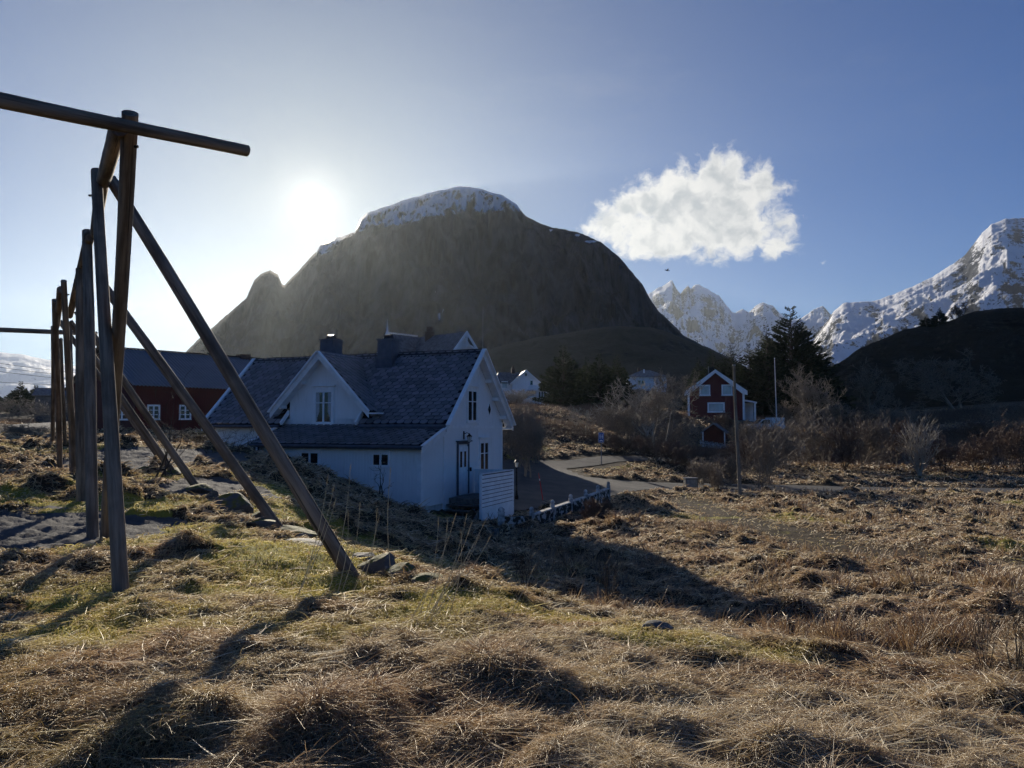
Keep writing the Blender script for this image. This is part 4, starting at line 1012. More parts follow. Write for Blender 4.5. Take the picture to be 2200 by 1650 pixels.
b = HB(); b.lathe((0.42, -0.35, -3.92), [(0.13, 0), (0.16, 0.25), (0.17, 0.28)], 12); b.build('flower_pot', M['brick'], deck)

# ------------------------------------------------------------------ red barn behind
ba, bb_ = P(212, 755, 45.2), P(600, 776, 55)
bv = Vector((bb_.x - ba.x, bb_.y - ba.y, 0)); bl = bv.length; barn_rz = math.atan2(bv.y, bv.x)
zr = 4.75; base_z = -1.4; barn = empty('barn', (ba.x, ba.y, base_z), barn_rz)
tag(barn, 'long red boarded barn with a corrugated grey roof behind the rack poles', 'barn')
bz = -base_z
w = MB(bz); HW = 4.6; ze = 2.35
for x_ in (0.2, bl - .35): w.extr([(x_, -HW, 0.2 - 1.2), (x_, HW, -1.0), (x_, HW, ze), (x_, 0, zr - .15), (x_, -HW, ze)], (0.15, 0, 0))
w.box(.35, bl - .35, -HW, -HW + .15, -1.0, ze); w.box(.35, bl - .35, HW - .15, HW, -1.0, ze); w.build('wall', M['red_boards'], barn)
w = MB(bz); w.box(.1, bl - .1, -HW - .05, HW + .05, -1.6, -1.0); w.build('stone_footing', M['rock'], barn)
def corrugated(mb, x0, x1, ya, za, yb, zb, pitch=0.15, amp=0.022):
    """sheet from (ya, za) to (yb, zb), waves run along x"""
    n = int((x1 - x0) / pitch * 4); xs = np.linspace(x0, x1, n + 1)
    vs = []; nx = Vector((0, zb - za, -(yb - ya))).normalized(); nx = nx if nx.z > 0 else -nx
    for x in xs:
        o = amp * math.sin(2 * math.pi * (x - x0) / pitch)
        for (y, z) in ((ya, za), (yb, zb)): vs.append((x, y + nx.y * o, z + nx.z * o))
    m = len(vs); vs += [(x, y - nx.y * .03, z - nx.z * .03) for x, y, z in vs]
    fs = [(2 * i, 2 * i + 2, 2 * i + 3, 2 * i + 1) for i in range(n)] + [(m + 2 * i, m + 2 * i + 1, m + 2 * i + 3, m + 2 * i + 2) for i in range(n)]
    fs += [(2 * i, m + 2 * i, m + 2 * i + 2, 2 * i + 2) for i in range(n)] + [(2 * i + 1, 2 * i + 3, m + 2 * i + 3, m + 2 * i + 1) for i in range(n)]
    mb.add(vs, fs)
w = MB(bz); corrugated(w, -.1, bl + .1, -HW - .35, ze - .12, 0, zr, pitch=0.22, amp=0.03); corrugated(w, -.1, bl + .1, 0, zr, HW + .35, ze - .12, pitch=0.22, amp=0.03)
broof = w.build('roof', M['corrugated'], barn)
w = MB(bz); w.beam((-.1, 0, zr + .03), (bl + .1, 0, zr + .03), 0.3, 0.05); w.build('ridge_cap', M['dark_metal'], broof)
cxb = (P(540, 775, 52) - barn.location).xy.length
w = MB(bz); w.box(cxb - .35, cxb + .35, -.3, .4, zr - .5, zr + .22); w.build('chimney', M['brick'], broof)
wr = Vector((math.cos(barn_rz), math.sin(barn_rz), 0)); wn = Vector((wr.y, -wr.x, 0))
for px_ in (398, 330, 262):
    q = P(px_, 886, 46); v = (px_ - CXP) / FPX      # where that line of sight meets the front wall
    oX, oY = barn.location.x + wn.x * HW, barn.location.y + wn.y * HW
    s_ = (v * oY - oX) / (wr.x - v * wr.y)
    yy3 = oY + wr.y * s_; zz3 = P(px_, 886, yy3).z
    window(barn, (s_, -HW, zz3), (1, 0, 0), (0, -1, 0), 0.62, 0.78, cas=0.06, rows=3, cols=2, zo=bz)

# ------------------------------------------------------------------ ornate house behind
vb = P(900, 724, 73.5); vz = vb.z; vh = empty('villa', (vb.x, vb.y, 0.6), 0)
tag(vh, 'old white villa with steep dark roofs, a spire and a carved arched gable', 'house')
def wing(root, dirv, Lw, half, rise, zr, zb, gable_name, ornate):
    dv = Vector((dirv[0], dirv[1], 0)).normalized(); nv = Vector((-dv.y, dv.x, 0)); o = Vector((0, 0, 0)); zo = -0.6
    m = MB(zo); e = dv * Lw
    m.extr([e + nv * half + Vector((0, 0, zb)), e - nv * half + Vector((0, 0, zb)), e - nv * half + Vector((0, 0, zr - rise)), e + Vector((0, 0, zr - .1)), e + nv * half + Vector((0, 0, zr - rise))], -dv * (Lw + half * .0))
    m.build('wall', M['white_boards'], root)
    m = MB(zo); ov_ = 0.45
    for sg in (-1, 1):
        a = e + dv * ov_ + Vector((0, 0, zr)); b = e + dv * ov_ + nv * sg * (half + .4) + Vector((0, 0, zr - rise * (half + .4) / half)); 
        c = b - dv * (Lw + ov_ - 0.0); d_ = a - dv * (Lw + ov_ + 0.0)
        m.extr([a, b, c, d_], Vector((0, 0, -.12)))
    r_ = m.build('roof', M['plain_slate'], root)
    for sg in (-1, 1):
        m = MB(zo); a = e + dv * (ov_ + .02) + Vector((0, 0, zr + .08)); b = e + dv * (ov_ + .02) + nv * sg * (half + .45) + Vector((0, 0, zr + .08 - rise * (half + .45) / half))
        m.extr([a, b, b - Vector((0, 0, .3)), a - Vector((0, 0, .4))], dv * .08); m.build('bargeboard', M['white_trim'], r_)
    if ornate:
        m = MB(zo); c = e + dv * (ov_ + .06); pts = []
        for i in range(13):
            a_ = math.pi * i / 12; pts.append(c + nv * math.cos(a_) * half * .62 + Vector((0, 0, zr - rise * .95 + math.sin(a_) * rise * .45)))
        pts = [pts[0] - Vector((0, 0, .8))] + pts + [pts[-1] - Vector((0, 0, .8))]
        for p_, q_ in zip(pts[:-1], pts[1:]): m.beam(p_, q_, .12, .16)
        m.beam(c + Vector((0, 0, zr - .2)), c + Vector((0, 0, zr - rise * .62)), .14, .14); m.build('gable_arch', M['white_trim'], r_)
    window(root, e + dv * 0.004 + nv * (-0.35 if ornate else 0) + Vector((0, 0, zr - rise * .95 - .2)), nv * -1 if True else nv, dv, .85, 1.3, zo=zo)
    return r_
wr1 = wing(vh, (-.66, -.75), 3.6, 2.1, 2.9, vz, .6, 'gable', False)
wr2 = wing(vh, (.75, -.66), 6.2, 2.3, 2.5, vz, .6, 'gable', True)
m = MB(-.6); m.extr([(4.0, -7.5, .6), (4.0, -3.5, .6), (4.0, -3.5, 2.6), (4.0, -5.5, 3.7), (4.0, -7.5, 2.6)], (3.9, 0, 0)); an_ = m.build('shadow_block', M['white_boards'], vh)  # unseen block added for the shadow it throws across the yard
m = MB(-.6); m.extr([(3.7, -7.9, 2.5), (3.7, -5.5, 3.85), (3.7, -3.1, 2.5), (3.7, -5.5, 3.75)], (4.4, 0, 0)); m.build('shadow_block_roof', M['plain_slate'], an_)
m = MB(-.6); dv = Vector((-.66, -.75, 0)).normalized(); c = dv * 4.0
m.lathe((c.x, c.y, vz - .1), [(0.16, 0), (0.10, .3), (0.03, 1.1), (0.01, 1.5)], 8)
for sg in (-1, 1): nv = Vector((-dv.y, dv.x, 0)); m.beam(c + Vector((0, 0, vz + .35)), c + nv * sg * .4 + Vector((0, 0, vz - .35)), .06, .08)
m.build('spire', M['white_trim'], wr1)
m = MB(-.6)
for i in range(26): p_ = dv * (0.2 + i * .145); m.extr([p_ + Vector((0, 0, vz)), p_ + dv * .10 + Vector((0, 0, vz)), p_ + dv * .05 + Vector((0, 0, vz + .16))], Vector((.04, -.04, 0)))
m.build('ridge_cresting', M['white_trim'], wr1)
m = MB(-.6); c = Vector((.75, -.66, 0)).normalized() * 1.6; m.box(c.x - .42, c.x + .42, c.y - .42, c.y + .42, vz - .8, vz + .35); m.box(c.x - .3, c.x + .3, c.y - .3, c.y + .3, vz + .35, vz + .85); m.build('chimney', M['brick'], wr2)

# ------------------------------------------------------------------ far houses
def gabled(name, label, apex_px, d, wpx, zbase, rz, wall_mat, roof_mat, length, eave_py, half=None, cat='house'):
    ap = P(*apex_px, d); g = empty(name, (ap.x, ap.y, zbase), rz); tag(g, label, cat); return g, ap
# white farmhouse with balcony
a_ = P(1130, 795, 128); fz = 3.0; fh = empty('farmhouse', (a_.x, a_.y, fz), R(8)); tag(fh, 'white farmhouse with a hipped side wing and a balcony, left of the dark spruces', 'house')
zz = -fz; s = 128 / FPX; ap = a_.z; ev = P(1130, 820, 128).z; hw = 2.35
m = MB(zz); m.extr([(-hw, 0, 2.4), (hw, 0, 2.4), (hw, 0, ev), (0, 0, ap - .12), (-hw, 0, ev)], (0, 7.5, 0)); m.box(-5.2, -hw, 1.6, 6.5, 2.4, ev - .2); m.build('wall', M['white_boards'], fh)
m = MB(zz); sl = (ap - ev) / hw
for sg in (-1, 1): m.extr([(0, -.35, ap), (sg * (hw + .4), -.35, ap - sl * (hw + .4)), (sg * (hw + .4), 7.8, ap - sl * (hw + .4)), (0, 7.8, ap)], (0, 0, -.14))
m.add([(-5.5, 1.3, ev - .25), (-hw + 2.2, 1.3, ev - .25), (-hw + 2.2, 4, ap - .15), (-4.3, 4, ap - .15), (-5.5, 6.8, ev - .25), (-hw + 2.2, 6.8, ev - .25)], [(0, 1, 2, 3), (3, 2, 5, 4), (0, 3, 4), (0, 4, 5, 1)])
fr_ = m.build('roof', M['plain_slate'], fh)
barge_ = MB(zz)
for sg in (-1, 1): barge_.extr([(0, -.36, ap + .05), (sg * (hw + .45), -.36, ap + .05 - sl * (hw + .45)), (sg * (hw + .45), -.36, ap - .2 - sl * (hw + .45)), (0, -.36, ap - .25)], (0, -.06, 0))
barge_.build('bargeboard', M['white_trim'], fr_)
m = MB(zz); m.box(-2.0, -1.4, 3.7, 4.3, ap - .8, ap + .6); m.box(-1.85, -1.55, 3.85, 4.15, ap + .6, ap + 1.0); m.build('chimney', M['brick'], fr_)
for c_, w_, h_, gl in (((0, 0, P(1130, 805, 128).z), .45, .55, 'glass'), ((.95, 0, P(1130, 823, 128).z), .5, .9, 'glass'), ((-3.5, 1.6, P(1130, 826, 128).z), .9, 1.1, 'pale_glass')):
    window(fh, c_, (1, 0, 0), (0, -1, 0), w_, h_, cas=.08, rows=1, cols=1, zo=zz, glass=gl)
m = MB(zz); m.box(0.2, 4.0, -1.8, 0, P(1130, 838, 128).z - .15, P(1130, 838, 128).z); 
m.box(0.2, 4.0, -1.8, -1.72, P(1130, 838, 128).z, P(1130, 828, 128).z); m.box(3.92, 4.0, -1.7, 0, P(1130, 838, 128).z, P(1130, 828, 128).z)
m.build('balcony', M['white_trim'], fh)
m = MB(zz); m.box(1.6, 3.9, -1.4, 0, 2.4, P(1130, 838, 128).z - .16); pr = m.build('porch', M['white_boards'], fh)
for i in range(3): m = MB(zz); m.box(2.0 + i * .45, 2.25 + i * .45, -1.42, -1.39, P(1130, 856, 128).z, P(1130, 842, 128).z); m.build('pane', M['glass'], pr)
m = MB(zz); m.extr([(3.3, -2.2, P(1130, 860, 128).z), (6.4, -2.2, P(1130, 860, 128).z), (4.8, -2.2, P(1130, 848, 128).z)], (0, 2, 0)); m.build('porch_roof', M['plain_slate'], fh)
# hip-roofed house behind the bare trees
a_ = P(1388, 795, 150); q0 = P(1345, 812, 150); q1 = P(1434, 812, 150); zw = P(1388, 812, 150).z
hh = empty('bungalow', (a_.x, a_.y, 5.5), R(-6)); tag(hh, 'low white house with a dark hipped roof half hidden behind the big bare trees', 'house'); hz = -5.5
W2 = (q1.x - q0.x) / 2
m = MB(hz); m.box(-W2 + .4, W2 - .4, -3.0, 4.5, 5.2, zw); m.build('wall', M['white_boards'], hh)
m = MB(hz); m.add([(-W2, -3.5, zw), (W2, -3.5, zw), (W2, 5, zw), (-W2, 5, zw), (-W2 + 3.3, .8, a_.z), (W2 - 3.3, .8, a_.z)], [(0, 1, 5, 4), (1, 2, 5), (2, 3, 4, 5), (3, 0, 4), (0, 3, 2, 1)]); r3 = m.build('roof', M['plain_slate'], hh)
m = MB(hz); m.box(-.6, -.35, -1.0, -.75, zw + .4, a_.z + .1); m.build('chimney_pipe', M['white_trim'], r3)
m = MB(hz); m.box(-1.6, -1.0, 1.2, 1.8, a_.z - .2, a_.z + .6); m.build('chimney', M['brick'], r3)
window(hh, (W2 - 1.5, -3.0, P(1420, 825, 150).z + .2), (1, 0, 0), (0, -1, 0), .7, 1.2, rows=1, zo=hz)
window(hh, (-1.2, -3.0, P(1420, 825, 150).z + .1), (1, 0, 0), (0, -1, 0), 1.4, 1.0, rows=1, zo=hz)

# crimson house
RD = 100.0; a_ = P(1537, 795, RD); rz0 = G(1540, 907, RD).z - .3; rh = empty('crimson_house', (a_.x, a_.y, rz0), R(-16.2))
tag(rh, 'narrow crimson boarded house with white window frames and gable boards below the spruces', 'house'); zz = -rz0
s = RD / FPX; ap = a_.z; hw = 57 * s; ev = P(1537, 836, RD).z; sl = (ap - ev) / hw
m = MB(zz); m.extr([(-hw, 0, rz0 + .3), (hw, 0, rz0 + .3), (hw, 0, ev - .1), (0, 0, ap - .15), (-hw, 0, ev - .1)], (0, 8.5, 0)); m.build('wall', M['crimson_boards'], rh)
m = MB(zz); m.box(-hw + .05, hw - .05, .05, 8.4, rz0 - .8, rz0 + .3); m.build('footing', M['concrete'], rh)
m = MB(zz)
for sg in (-1, 1): m.extr([(0, -.5, ap), (sg * (hw + .45), -.5, ap - sl * (hw + .45)), (sg * (hw + .45), 9, ap - sl * (hw + .45)), (0, 9, ap)], (0, 0, -.16))
r4 = m.build('roof', M['plain_slate'], rh)
for sg in (-1, 1):
    m = MB(zz); m.extr([(0, -.51, ap + .06), (sg * (hw + .5), -.51, ap + .06 - sl * (hw + .5)), (sg * (hw + .5), -.51, ap - .50 - sl * (hw + .5)), (sg * (hw - .1), -.51, ap - .50 - sl * (hw + .3)), (0, -.51, ap - .42)], (0, -.07, 0)); m.build('bargeboard', M['white_trim'], r4)
for sg in (-1, 1): m = MB(zz); m.box(sg * hw - .14, sg * hw + .14, -.05, -.003, rz0 + .3, ev - .2); m.build('corner_board', M['white_trim'], rh)
m = MB(zz); m.box(-hw - .05, -hw - .003, 0, 8.4, rz0 + .3, rz0 + .42); m.build('base_board', M['white_trim'], rh)
def rwin(px0, px1, py0, py1): 
    k0, k1 = P(px0, py0, RD), P(px1, py1, RD); window(rh, ((k0.x + k1.x) / 2 - a_.x, 0, (k0.z + k1.z) / 2), (1, 0, 0), (0, -1, 0), abs(k1.x - k0.x), abs(k0.z - k1.z), cas=.16, rows=1, cols=1, zo=zz, glass='pale_glass', depth=.08)
rwin(1506, 1524, 829, 848); rwin(1552, 1570, 829, 848); rwin(1523, 1554, 867, 884)
m = MB(zz); m.box(-.9, -.2, 2.5, 3.2, ap - .9, ap + .55); m.build('chimney', M['dark_metal'], r4)
m = MB(zz); m.tube([(-.65 - .3, 2.4, ap - .8), (-.95, 2.4, ap + .7)], .05, 6); m.build('flue_pipe', M['galvanised'], r4)
m = MB(zz); pz = P(1600, 860, RD).z; m.extr([(hw, .2, pz + .1), (hw + 1.7, .2, pz - .25), (hw + 1.7, .2, pz - .42), (hw, .2, pz - .1)], (0, 3.2, 0)); m.box(hw + 1.3, hw + 1.55, .3, .5, rz0, pz - .3); m.box(hw + .02, hw + 1.3, 2.8, 2.95, rz0, pz - .3); po = m.build('porch', M['white_trim'], rh)
m = MB(zz); m.box(hw + .1, hw + .85, 2.72, 2.79, rz0 + .3, rz0 + 2.3); m.build('door', M['white_lap'], po)

# shed
SD = 86.0; a_ = P(1533, 909, SD); sb = G(1535, 962, SD).z - .2; sh = empty('shed', (a_.x, a_.y, sb), R(-21)); tag(sh, 'small weathered red shed with white corner boards below the crimson house', 'shed'); zz = -sb
hw = 22.5 * SD / FPX; ap = a_.z; ev = P(1533, 926, SD).z; sl = (ap - ev) / hw
m = MB(zz); m.extr([(-hw, 0, sb), (hw, 0, sb), (hw, 0, ev - .05), (0, 0, ap - .08), (-hw, 0, ev - .05)], (0, 3.6, 0)); m.build('wall', M['shed_boards'], sh)
m = MB(zz)
for sg in (-1, 1): m.extr([(0, -.25, ap), (sg * (hw + .25), -.25, ap - sl * (hw + .25)), (sg * (hw + .25), 3.8, ap - sl * (hw + .25)), (0, 3.8, ap)], (0, 0, -.09))
r5 = m.build('roof', M['plain_slate'], sh)
for sg in (-1, 1): m = MB(zz); m.extr([(0, -.255, ap + .03), (sg * (hw + .28), -.255, ap + .03 - sl * (hw + .28)), (sg * (hw + .28), -.255, ap - .12 - sl * (hw + .28)), (0, -.255, ap - .13)], (0, -.04, 0)); m.build('bargeboard', M['galvanised'], r5)
for sg in (-1, 1): m = MB(zz); m.box(sg * hw - .07, sg * hw + .07, -.04, -.003, sb, ev - .1); m.build('corner_board', M['white_trim'], sh)
# distant grey building on the left
a_ = P(122, 832, 120); gs = empty('outbuilding', (a_.x, a_.y, 0), R(20)); tag(gs, 'small grey roofed building seen between the farthest rack poles', 'outbuilding')
m = MB(); m.box(-3, 4, 0, 5, 0, P(122, 850, 120).z); m.build('wall', M['grey_boards'], gs)
e_ = P(122, 850, 120).z; m = MB(); m.extr([(-3.4, -.4, e_), (-3.4, 2.5, a_.z), (-3.4, 5.4, e_)], (7.8, 0, 0)); m.build('roof', M['plain_slate'], gs)

# ------------------------------------------------------------------ garden wall with posts
post_px = [(1077, 27.0), (1142, 28.6), (1187, 30.2), (1226, 31.8), (1258, 33.3), (1284, 34.8), (1307, 36.2)]
tops = [1089, 1088, 1073, 1061, 1051, 1042, 1034]
pts = [P(px_, py_, d_) for (px_, d_), py_ in zip(post_px, tops)]
gw = empty('garden_wall', (pts[0].x, pts[0].y, -4.1)); tag(gw, 'low mossy whitewashed garden wall with capped posts running from the steps to the yard', 'wall')
O0 = Vector((pts[0].x, pts[0].y, -4.1))
for i, p_ in enumerate(pts):
    q = p_ - O0; m = MB(); s_ = 0.085 if i else 0.12; zb = Bs(p_.x, p_.y) - .3 - O0.z
    m.box(q.x - s_, q.x + s_, q.y - s_, q.y + s_, min(zb, q.z - 1.1), q.z - .20); m.lathe((q.x, q.y, q.z - .22), [(s_ * .85, 0), (s_ * 1.15, .01), (s_ * 1.15, .04), (s_ * .8, .05), (s_ * 1.0, .10), (s_ * .95, .15), (s_ * .5, .20), (.01, .21)], 12)
    m.build('wall_post', M['whitewash'], gw)
    if i < len(pts) - 1:
        r_ = pts[i + 1] - O0; dz_ = -.36; n_ = 8; m = MB()
        a = q + Vector((0, 0, dz_)); b = r_ + Vector((0, 0, dz_)); t_ = (b - a).normalized(); a = a + t_ * (s_ + .002); b = b - t_ * .125
        side = Vector((t_.y, -t_.x, 0)).normalized() * .09
        m.extr([a + side, b + side, b + side - Vector((0, 0, .95)), a + side - Vector((0, 0, .95))], -side * 2)
        pn = m.build('masonry_panel', M['peeled'], gw)
        if i: m = MB(); m.beam(a + Vector((0, 0, .028)), b + Vector((0, 0, .028)), .22, .05); m.build('coping', M['whitewash'], pn)

# ------------------------------------------------------------------ street things
def at_ground(px, py, d): return G(px, py, d, .05)
# toilet / parking sign
sp = at_ground(1292, 992, 58); sg_ = empty('road_sign', sp, R(-12)); tag(sg_, 'blue information sign with white figures on a grey post beside the yard', 'sign')
H0 = P(1292, 930, 58).z - sp.z
m = MB(); m.tube([(0, 0, 0), (0, 0, H0)], .04, 8); m.build('sign_post', M['galvanised'], sg_)
m = MB(); m.box(-.21, .21, -.062, -.042, H0 - .74, H0 + .02); pl = m.build('sign_plate', M['sign_blue'], sg_)
m = MB()
for x0, x1, z0, z1 in ((-.21, .21, .0, .018), (-.21, .21, -.738, -.72), (-.21, -.193, -.72, 0), (.193, .21, -.72, 0)): m.box(x0, x1, -.066, -.063, H0 + z0, H0 + z1)
m.build('sign_border', M['sign_white'], pl)
m = MB()   # the two standing figures with a divider and the small sign below
for cx_, dress in ((-.08, 0), (.09, 1)):
    m.lathe((cx_, -.07, H0 - .16), [(.01, 0), (.035, .02), (.035, .05), (.01, .07)], 8)
    if dress: m.extr([(cx_ - .03, -.066, H0 - .18), (cx_ + .03, -.066, H0 - .18), (cx_ + .075, -.066, H0 - .34), (cx_ - .075, -.066, H0 - .34)], (0, -.003, 0))
    else: m.box(cx_ - .045, cx_ + .045, -.069, -.066, H0 - .34, H0 - .18)
    for k_ in (-.022, .022): m.box(cx_ + k_ - .014, cx_ + k_ + .014, -.069, -.066, H0 - .46, H0 - .345)
m.box(-.004, .004, -.069, -.066, H0 - .46, H0 - .1)
m.box(-.12, .13, -.069, -.066, H0 - .63, H0 - .585); m.box(-.075, .09, -.069, -.066, H0 - .582, H0 - .545); m.box(-.12, -.06, -.069, -.066, H0 - .67, H0 - .634); m.box(.06, .12, -.069, -.066, H0 - .67, H0 - .634)
m.build('sign_symbols', M['sign_white'], pl)
# garden lantern on a post
lp = at_ground(1110, 1078, 38); lamp = empty('lamp_post', lp); tag(lamp, 'slender black garden lamp post by the white screen', 'lamp post'); Ht = P(1109, 985, 38).z - lp.z
m = MB(); m.lathe((0, 0, 0), [(.10, 0), (.10, .25), (.06, .3), (.045, .5), (.03, .6), (.028, Ht - .55), (.05, Ht - .5), (.03, Ht - .46)], 10)
for z_ in (Ht * .36, Ht * .66): m.lathe((0, 0, z_), [(.03, 0), (.05, .02), (.05, .05), (.03, .07)], 10)
m.build('pole', M['dark_metal'], lamp)
m = MB(); m.lathe((0, 0, Ht - .44), [(.05, 0), (.11, .24)], 6); m.build('lantern_glass', M['lantern_glass'], lamp)
m = MB(); m.lathe((0, 0, Ht - .19), [(.15, 0), (.11, .05), (.04, .12), (.02, .16), (.03, .19), (.01, .24)], 8); m.build('lantern_cap', M['dark_metal'], lamp)
# red snow marker
mp_ = at_ground(1167, 1073, 38.5); mt_ = P(1157, 1016, 38.5) - mp_; mk = empty('snow_marker', mp_); tag(mk, 'thin red leaning snow stick at the edge of the asphalt yard', 'snow marker')
m = MB(); m.tube([(0, 0, 0), mt_], .022, 6); m.build('stick', M['red_plastic'], mk)
m = MB(); m.tube([mt_ * .74, mt_ * .80], .026, 6); m.build('reflective_band', M['reflector'], mk)
# utility pole and two flagpoles
up_ = at_ground(1590, 1073, 42); ut = P(1577, 785, 42) - up_; upo = empty('utility_pole', up_); tag(upo, 'tall leaning grey wooden pole in the rough grass in front of the crimson house', 'pole')
log_mesh('pole', [Vector((0, 0, -.2)), ut], (.105, .065), M['pole'], upo, sd=40, bend=.03)
m = MB(); m.tube([ut + Vector((0, 0, -.02)), ut + Vector((0, 0, .05))], .09, 10); m.build('pole_cap', M['galvanised'], upo)
fp = at_ground(1669, 900, 92); ft = P(1664, 771, 92) - fp; fpo = empty('flagpole', fp); tag(fpo, 'bare white flagpole standing before the tall spruces', 'flagpole')
m = MB(); m.tube([(0, 0, 0), ft * .5, ft], [.08, .065, .04], 8); m.build('pole', M['white_footing'], fpo)
m = MB(); m.lathe((ft.x, ft.y, ft.z), [(.02, 0), (.07, .05), (.07, .09), (.01, .14)], 8); m.build('pole_ball', M['white_trim'], fpo)
# cable cabinet
cb = at_ground(1484, 1053, 46.5); cab = empty('cabinet', cb, R(8)); tag(cab, 'grey cable cabinet at the roadside beside the bare thicket', 'cabinet')
m = MB(); m.box(-.40, .40, -.2, .2, 0, .78); m.build('cabinet_body', M['concrete'], cab)
m = MB(); m.box(-.43, .43, -.24, .24, .782, .83); m.build('lid', M['galvanised'], cab)
m = MB(); m.box(-.34, .34, -.215, -.203, .08, .72); m.build('cabinet_door', M['galvanised'], cab)
# picket fence by the shed
fa, fb = P(1505, 962, 83), P(1790, 968, 80); nf = 78; pf = empty('picket_fence', (fa.x, fa.y, Hs(fa.x, fa.y))); tag(pf, 'low faded white picket fence in front of the shed', 'fence'); o_ = pf.location.copy()
fpts = []
for i in range(nf): 
    t_ = i / (nf - 1); x_, y_ = fa.x + (fb.x - fa.x) * t_, fa.y + (fb.y - fa.y) * t_; fpts.append(Vector((x_, y_, Hs(x_, y_))))
base_ = [Bs(p.x, p.y) for p in fpts]; 
m = MB()
for i, p_ in enumerate(fpts):
    z_ = base_[i] - o_.z; q = Vector((p_.x - o_.x, p_.y - o_.y, 0)); hh_ = .85 + .03 * math.sin(i * 2.1)
    m.box(q.x - .045, q.x + .045, q.y - .012, q.y + .012, z_ - .1, z_ + hh_)
m.build('picket', M['whitewash'], pf)['kind'] = 'stuff'
for h_ in (.25, .62):
    m = MB(); pp = [Vector((p.x - o_.x, p.y - o_.y + .035, base_[i] - o_.z + h_)) for i, p in enumerate(fpts)][::6]
    for a, b in zip(pp[:-1], pp[1:]): m.beam(a, b, .03, .07)
    m.build('fence_rail', M['whitewash'], pf)

# pickup truck
CD = 92.0; cp = P(1642, 926, CD); cz = Hs(cp.x, cp.y); car = empty('pickup_truck', (cp.x, cp.y, max(cz, cp.z - .1)), R(8)); tag(car, 'white pickup truck with a boxy cargo cover parked behind the thicket', 'pickup truck')
m = MB(); prof = [(-2.3, .35), (-2.35, .62), (-2.2, .86), (-1.2, .98), (-.55, 1.52), (.35, 1.56), (.52, 1.0), (2.3, .98), (2.32, .40)]
m.extr([(x, -.85, z) for x, z in prof], (0, 1.7, 0)); m.build('body', M['car_white'], car)
m = MB(); m.extr([(-1.06, -.862, 1.0), (-.48, -.862, 1.46), (.02, -.862, 1.48), (.02, -.862, 1.0)], (0, .01, 0)); m.extr([(.08, -.862, 1.0), (.08, -.862, 1.48), (.30, -.862, 1.48), (.40, -.862, 1.0)], (0, .01, 0)); m.build('side_window', M['glass'], car)
m = MB(); m.extr([(-1.19, -.7, 1.01), (-1.19, .7, 1.01), (-.60, .68, 1.49), (-.60, -.68, 1.49)], (-.02, 0, .014)); m.build('windscreen', M['glass'], car)
m = MB(); m.box(.56, 2.28, -.83, .83, 1.0, 1.75); m.build('cargo_cover', M['car_white'], car)
for x_ in (-1.45, 1.5):
    for y_ in (-.74, .74):
        m = MB(); m.tube([(x_, y_ - .11, .34), (x_, y_ + .11, .34)], .34, 18); wh = m.build('wheel', M['tyre'], car)
        m = MB(); sg = -1 if y_ < 0 else 1; m.tube([(x_, y_ + sg * .105, .34), (x_, y_ + sg * .125, .34)], .2, 14); m.build('rim', M['galvanised'], wh)
for y_ in (-.62, .62): m = MB(); m.box(-2.37, -2.30, y_ - .16, y_ + .16, .62, .80); m.build('headlight', M['headlamp'], car)

# bird
bp = P(1433, 581, 60); bd = empty('bird', bp, R(30)); tag(bd, 'small black bird flying below the white cloud', 'bird')
m = MB(); m.tube([(-.16, 0, 0), (-.10, 0, .01), (0, 0, .0), (.10, 0, -.01), (.20, 0, -.005), (.26, 0, 0)], [.012, .035, .045, .035, .018, .03], 8)
for sg in (-1, 1):
    m.extr([(-.08, sg * .02, .02), (.07, sg * .02, .02), (.06, sg * .18, .10), (-.06, sg * .18, .10)], (0, 0, .008)); m.extr([(-.06, sg * .18, .10), (.06, sg * .18, .10), (.05, sg * .34, .04)], (0, 0, .006))
m.build('body', M['bird'], bd)

# ------------------------------------------------------------------ grass, rushes and moss
def grass_mat(name, stops, moss_a, moss_b, tr=0.45):
    m, t = new_mat(name); t.n.clear()
    tint = attr(t, 'tint'); gm = attr(t, 'green')
    hi = t.node('ShaderNodeHairInfo'); root = t.smooth(hi.outputs['Intercept'], 0.0, 0.55)
    col = t.ramp(tint, stops)
    col = t.mix(t.m('MULTIPLY', t.smooth(t.noise(objc(t), 0.9, 4, 0.6), 0.42, 0.62), 0.75), col, t.mix(1.0, col, (0.86, 0.70, 0.58), 'MULTIPLY')); grn = t.mix(tint, moss_a, moss_b); col = t.mix(gm, col, grn)
    df = t.node('ShaderNodeBsdfDiffuse'); tl = t.node('ShaderNodeBsdfTranslucent'); gl = t.node('ShaderNodeBsdfGlossy'); gl.inputs['Roughness'].default_value = 0.36
    t.l.new(col, df.inputs[0]); t.l.new(col, tl.inputs[0]); t.put(gl.inputs[0], (0.75, 0.72, 0.66, 1))
    ms = t.node('ShaderNodeMixShader'); ms.inputs[0].default_value = tr; t.l.new(df.outputs[0], ms.inputs[1]); t.l.new(tl.outputs[0], ms.inputs[2])
    m2 = t.node('ShaderNodeMixShader'); m2.inputs[0].default_value = 0.16; t.l.new(ms.outputs[0], m2.inputs[1]); t.l.new(gl.outputs[0], m2.inputs[2])
    o = t.node('ShaderNodeOutputMaterial'); t.l.new(m2.outputs[0], o.inputs[0]); return m
M['grass'] = grass_mat('dry matted grass blades', [(0.0, (0.04, 0.026, 0.016)), (0.32, (0.18, 0.115, 0.062)), (0.6, (0.45, 0.325, 0.17)), (0.85, (0.74, 0.59, 0.36)), (1.0, (0.85, 0.78, 0.60))],
                       (0.20, 0.17, 0.025), (0.80, 0.69, 0.13))
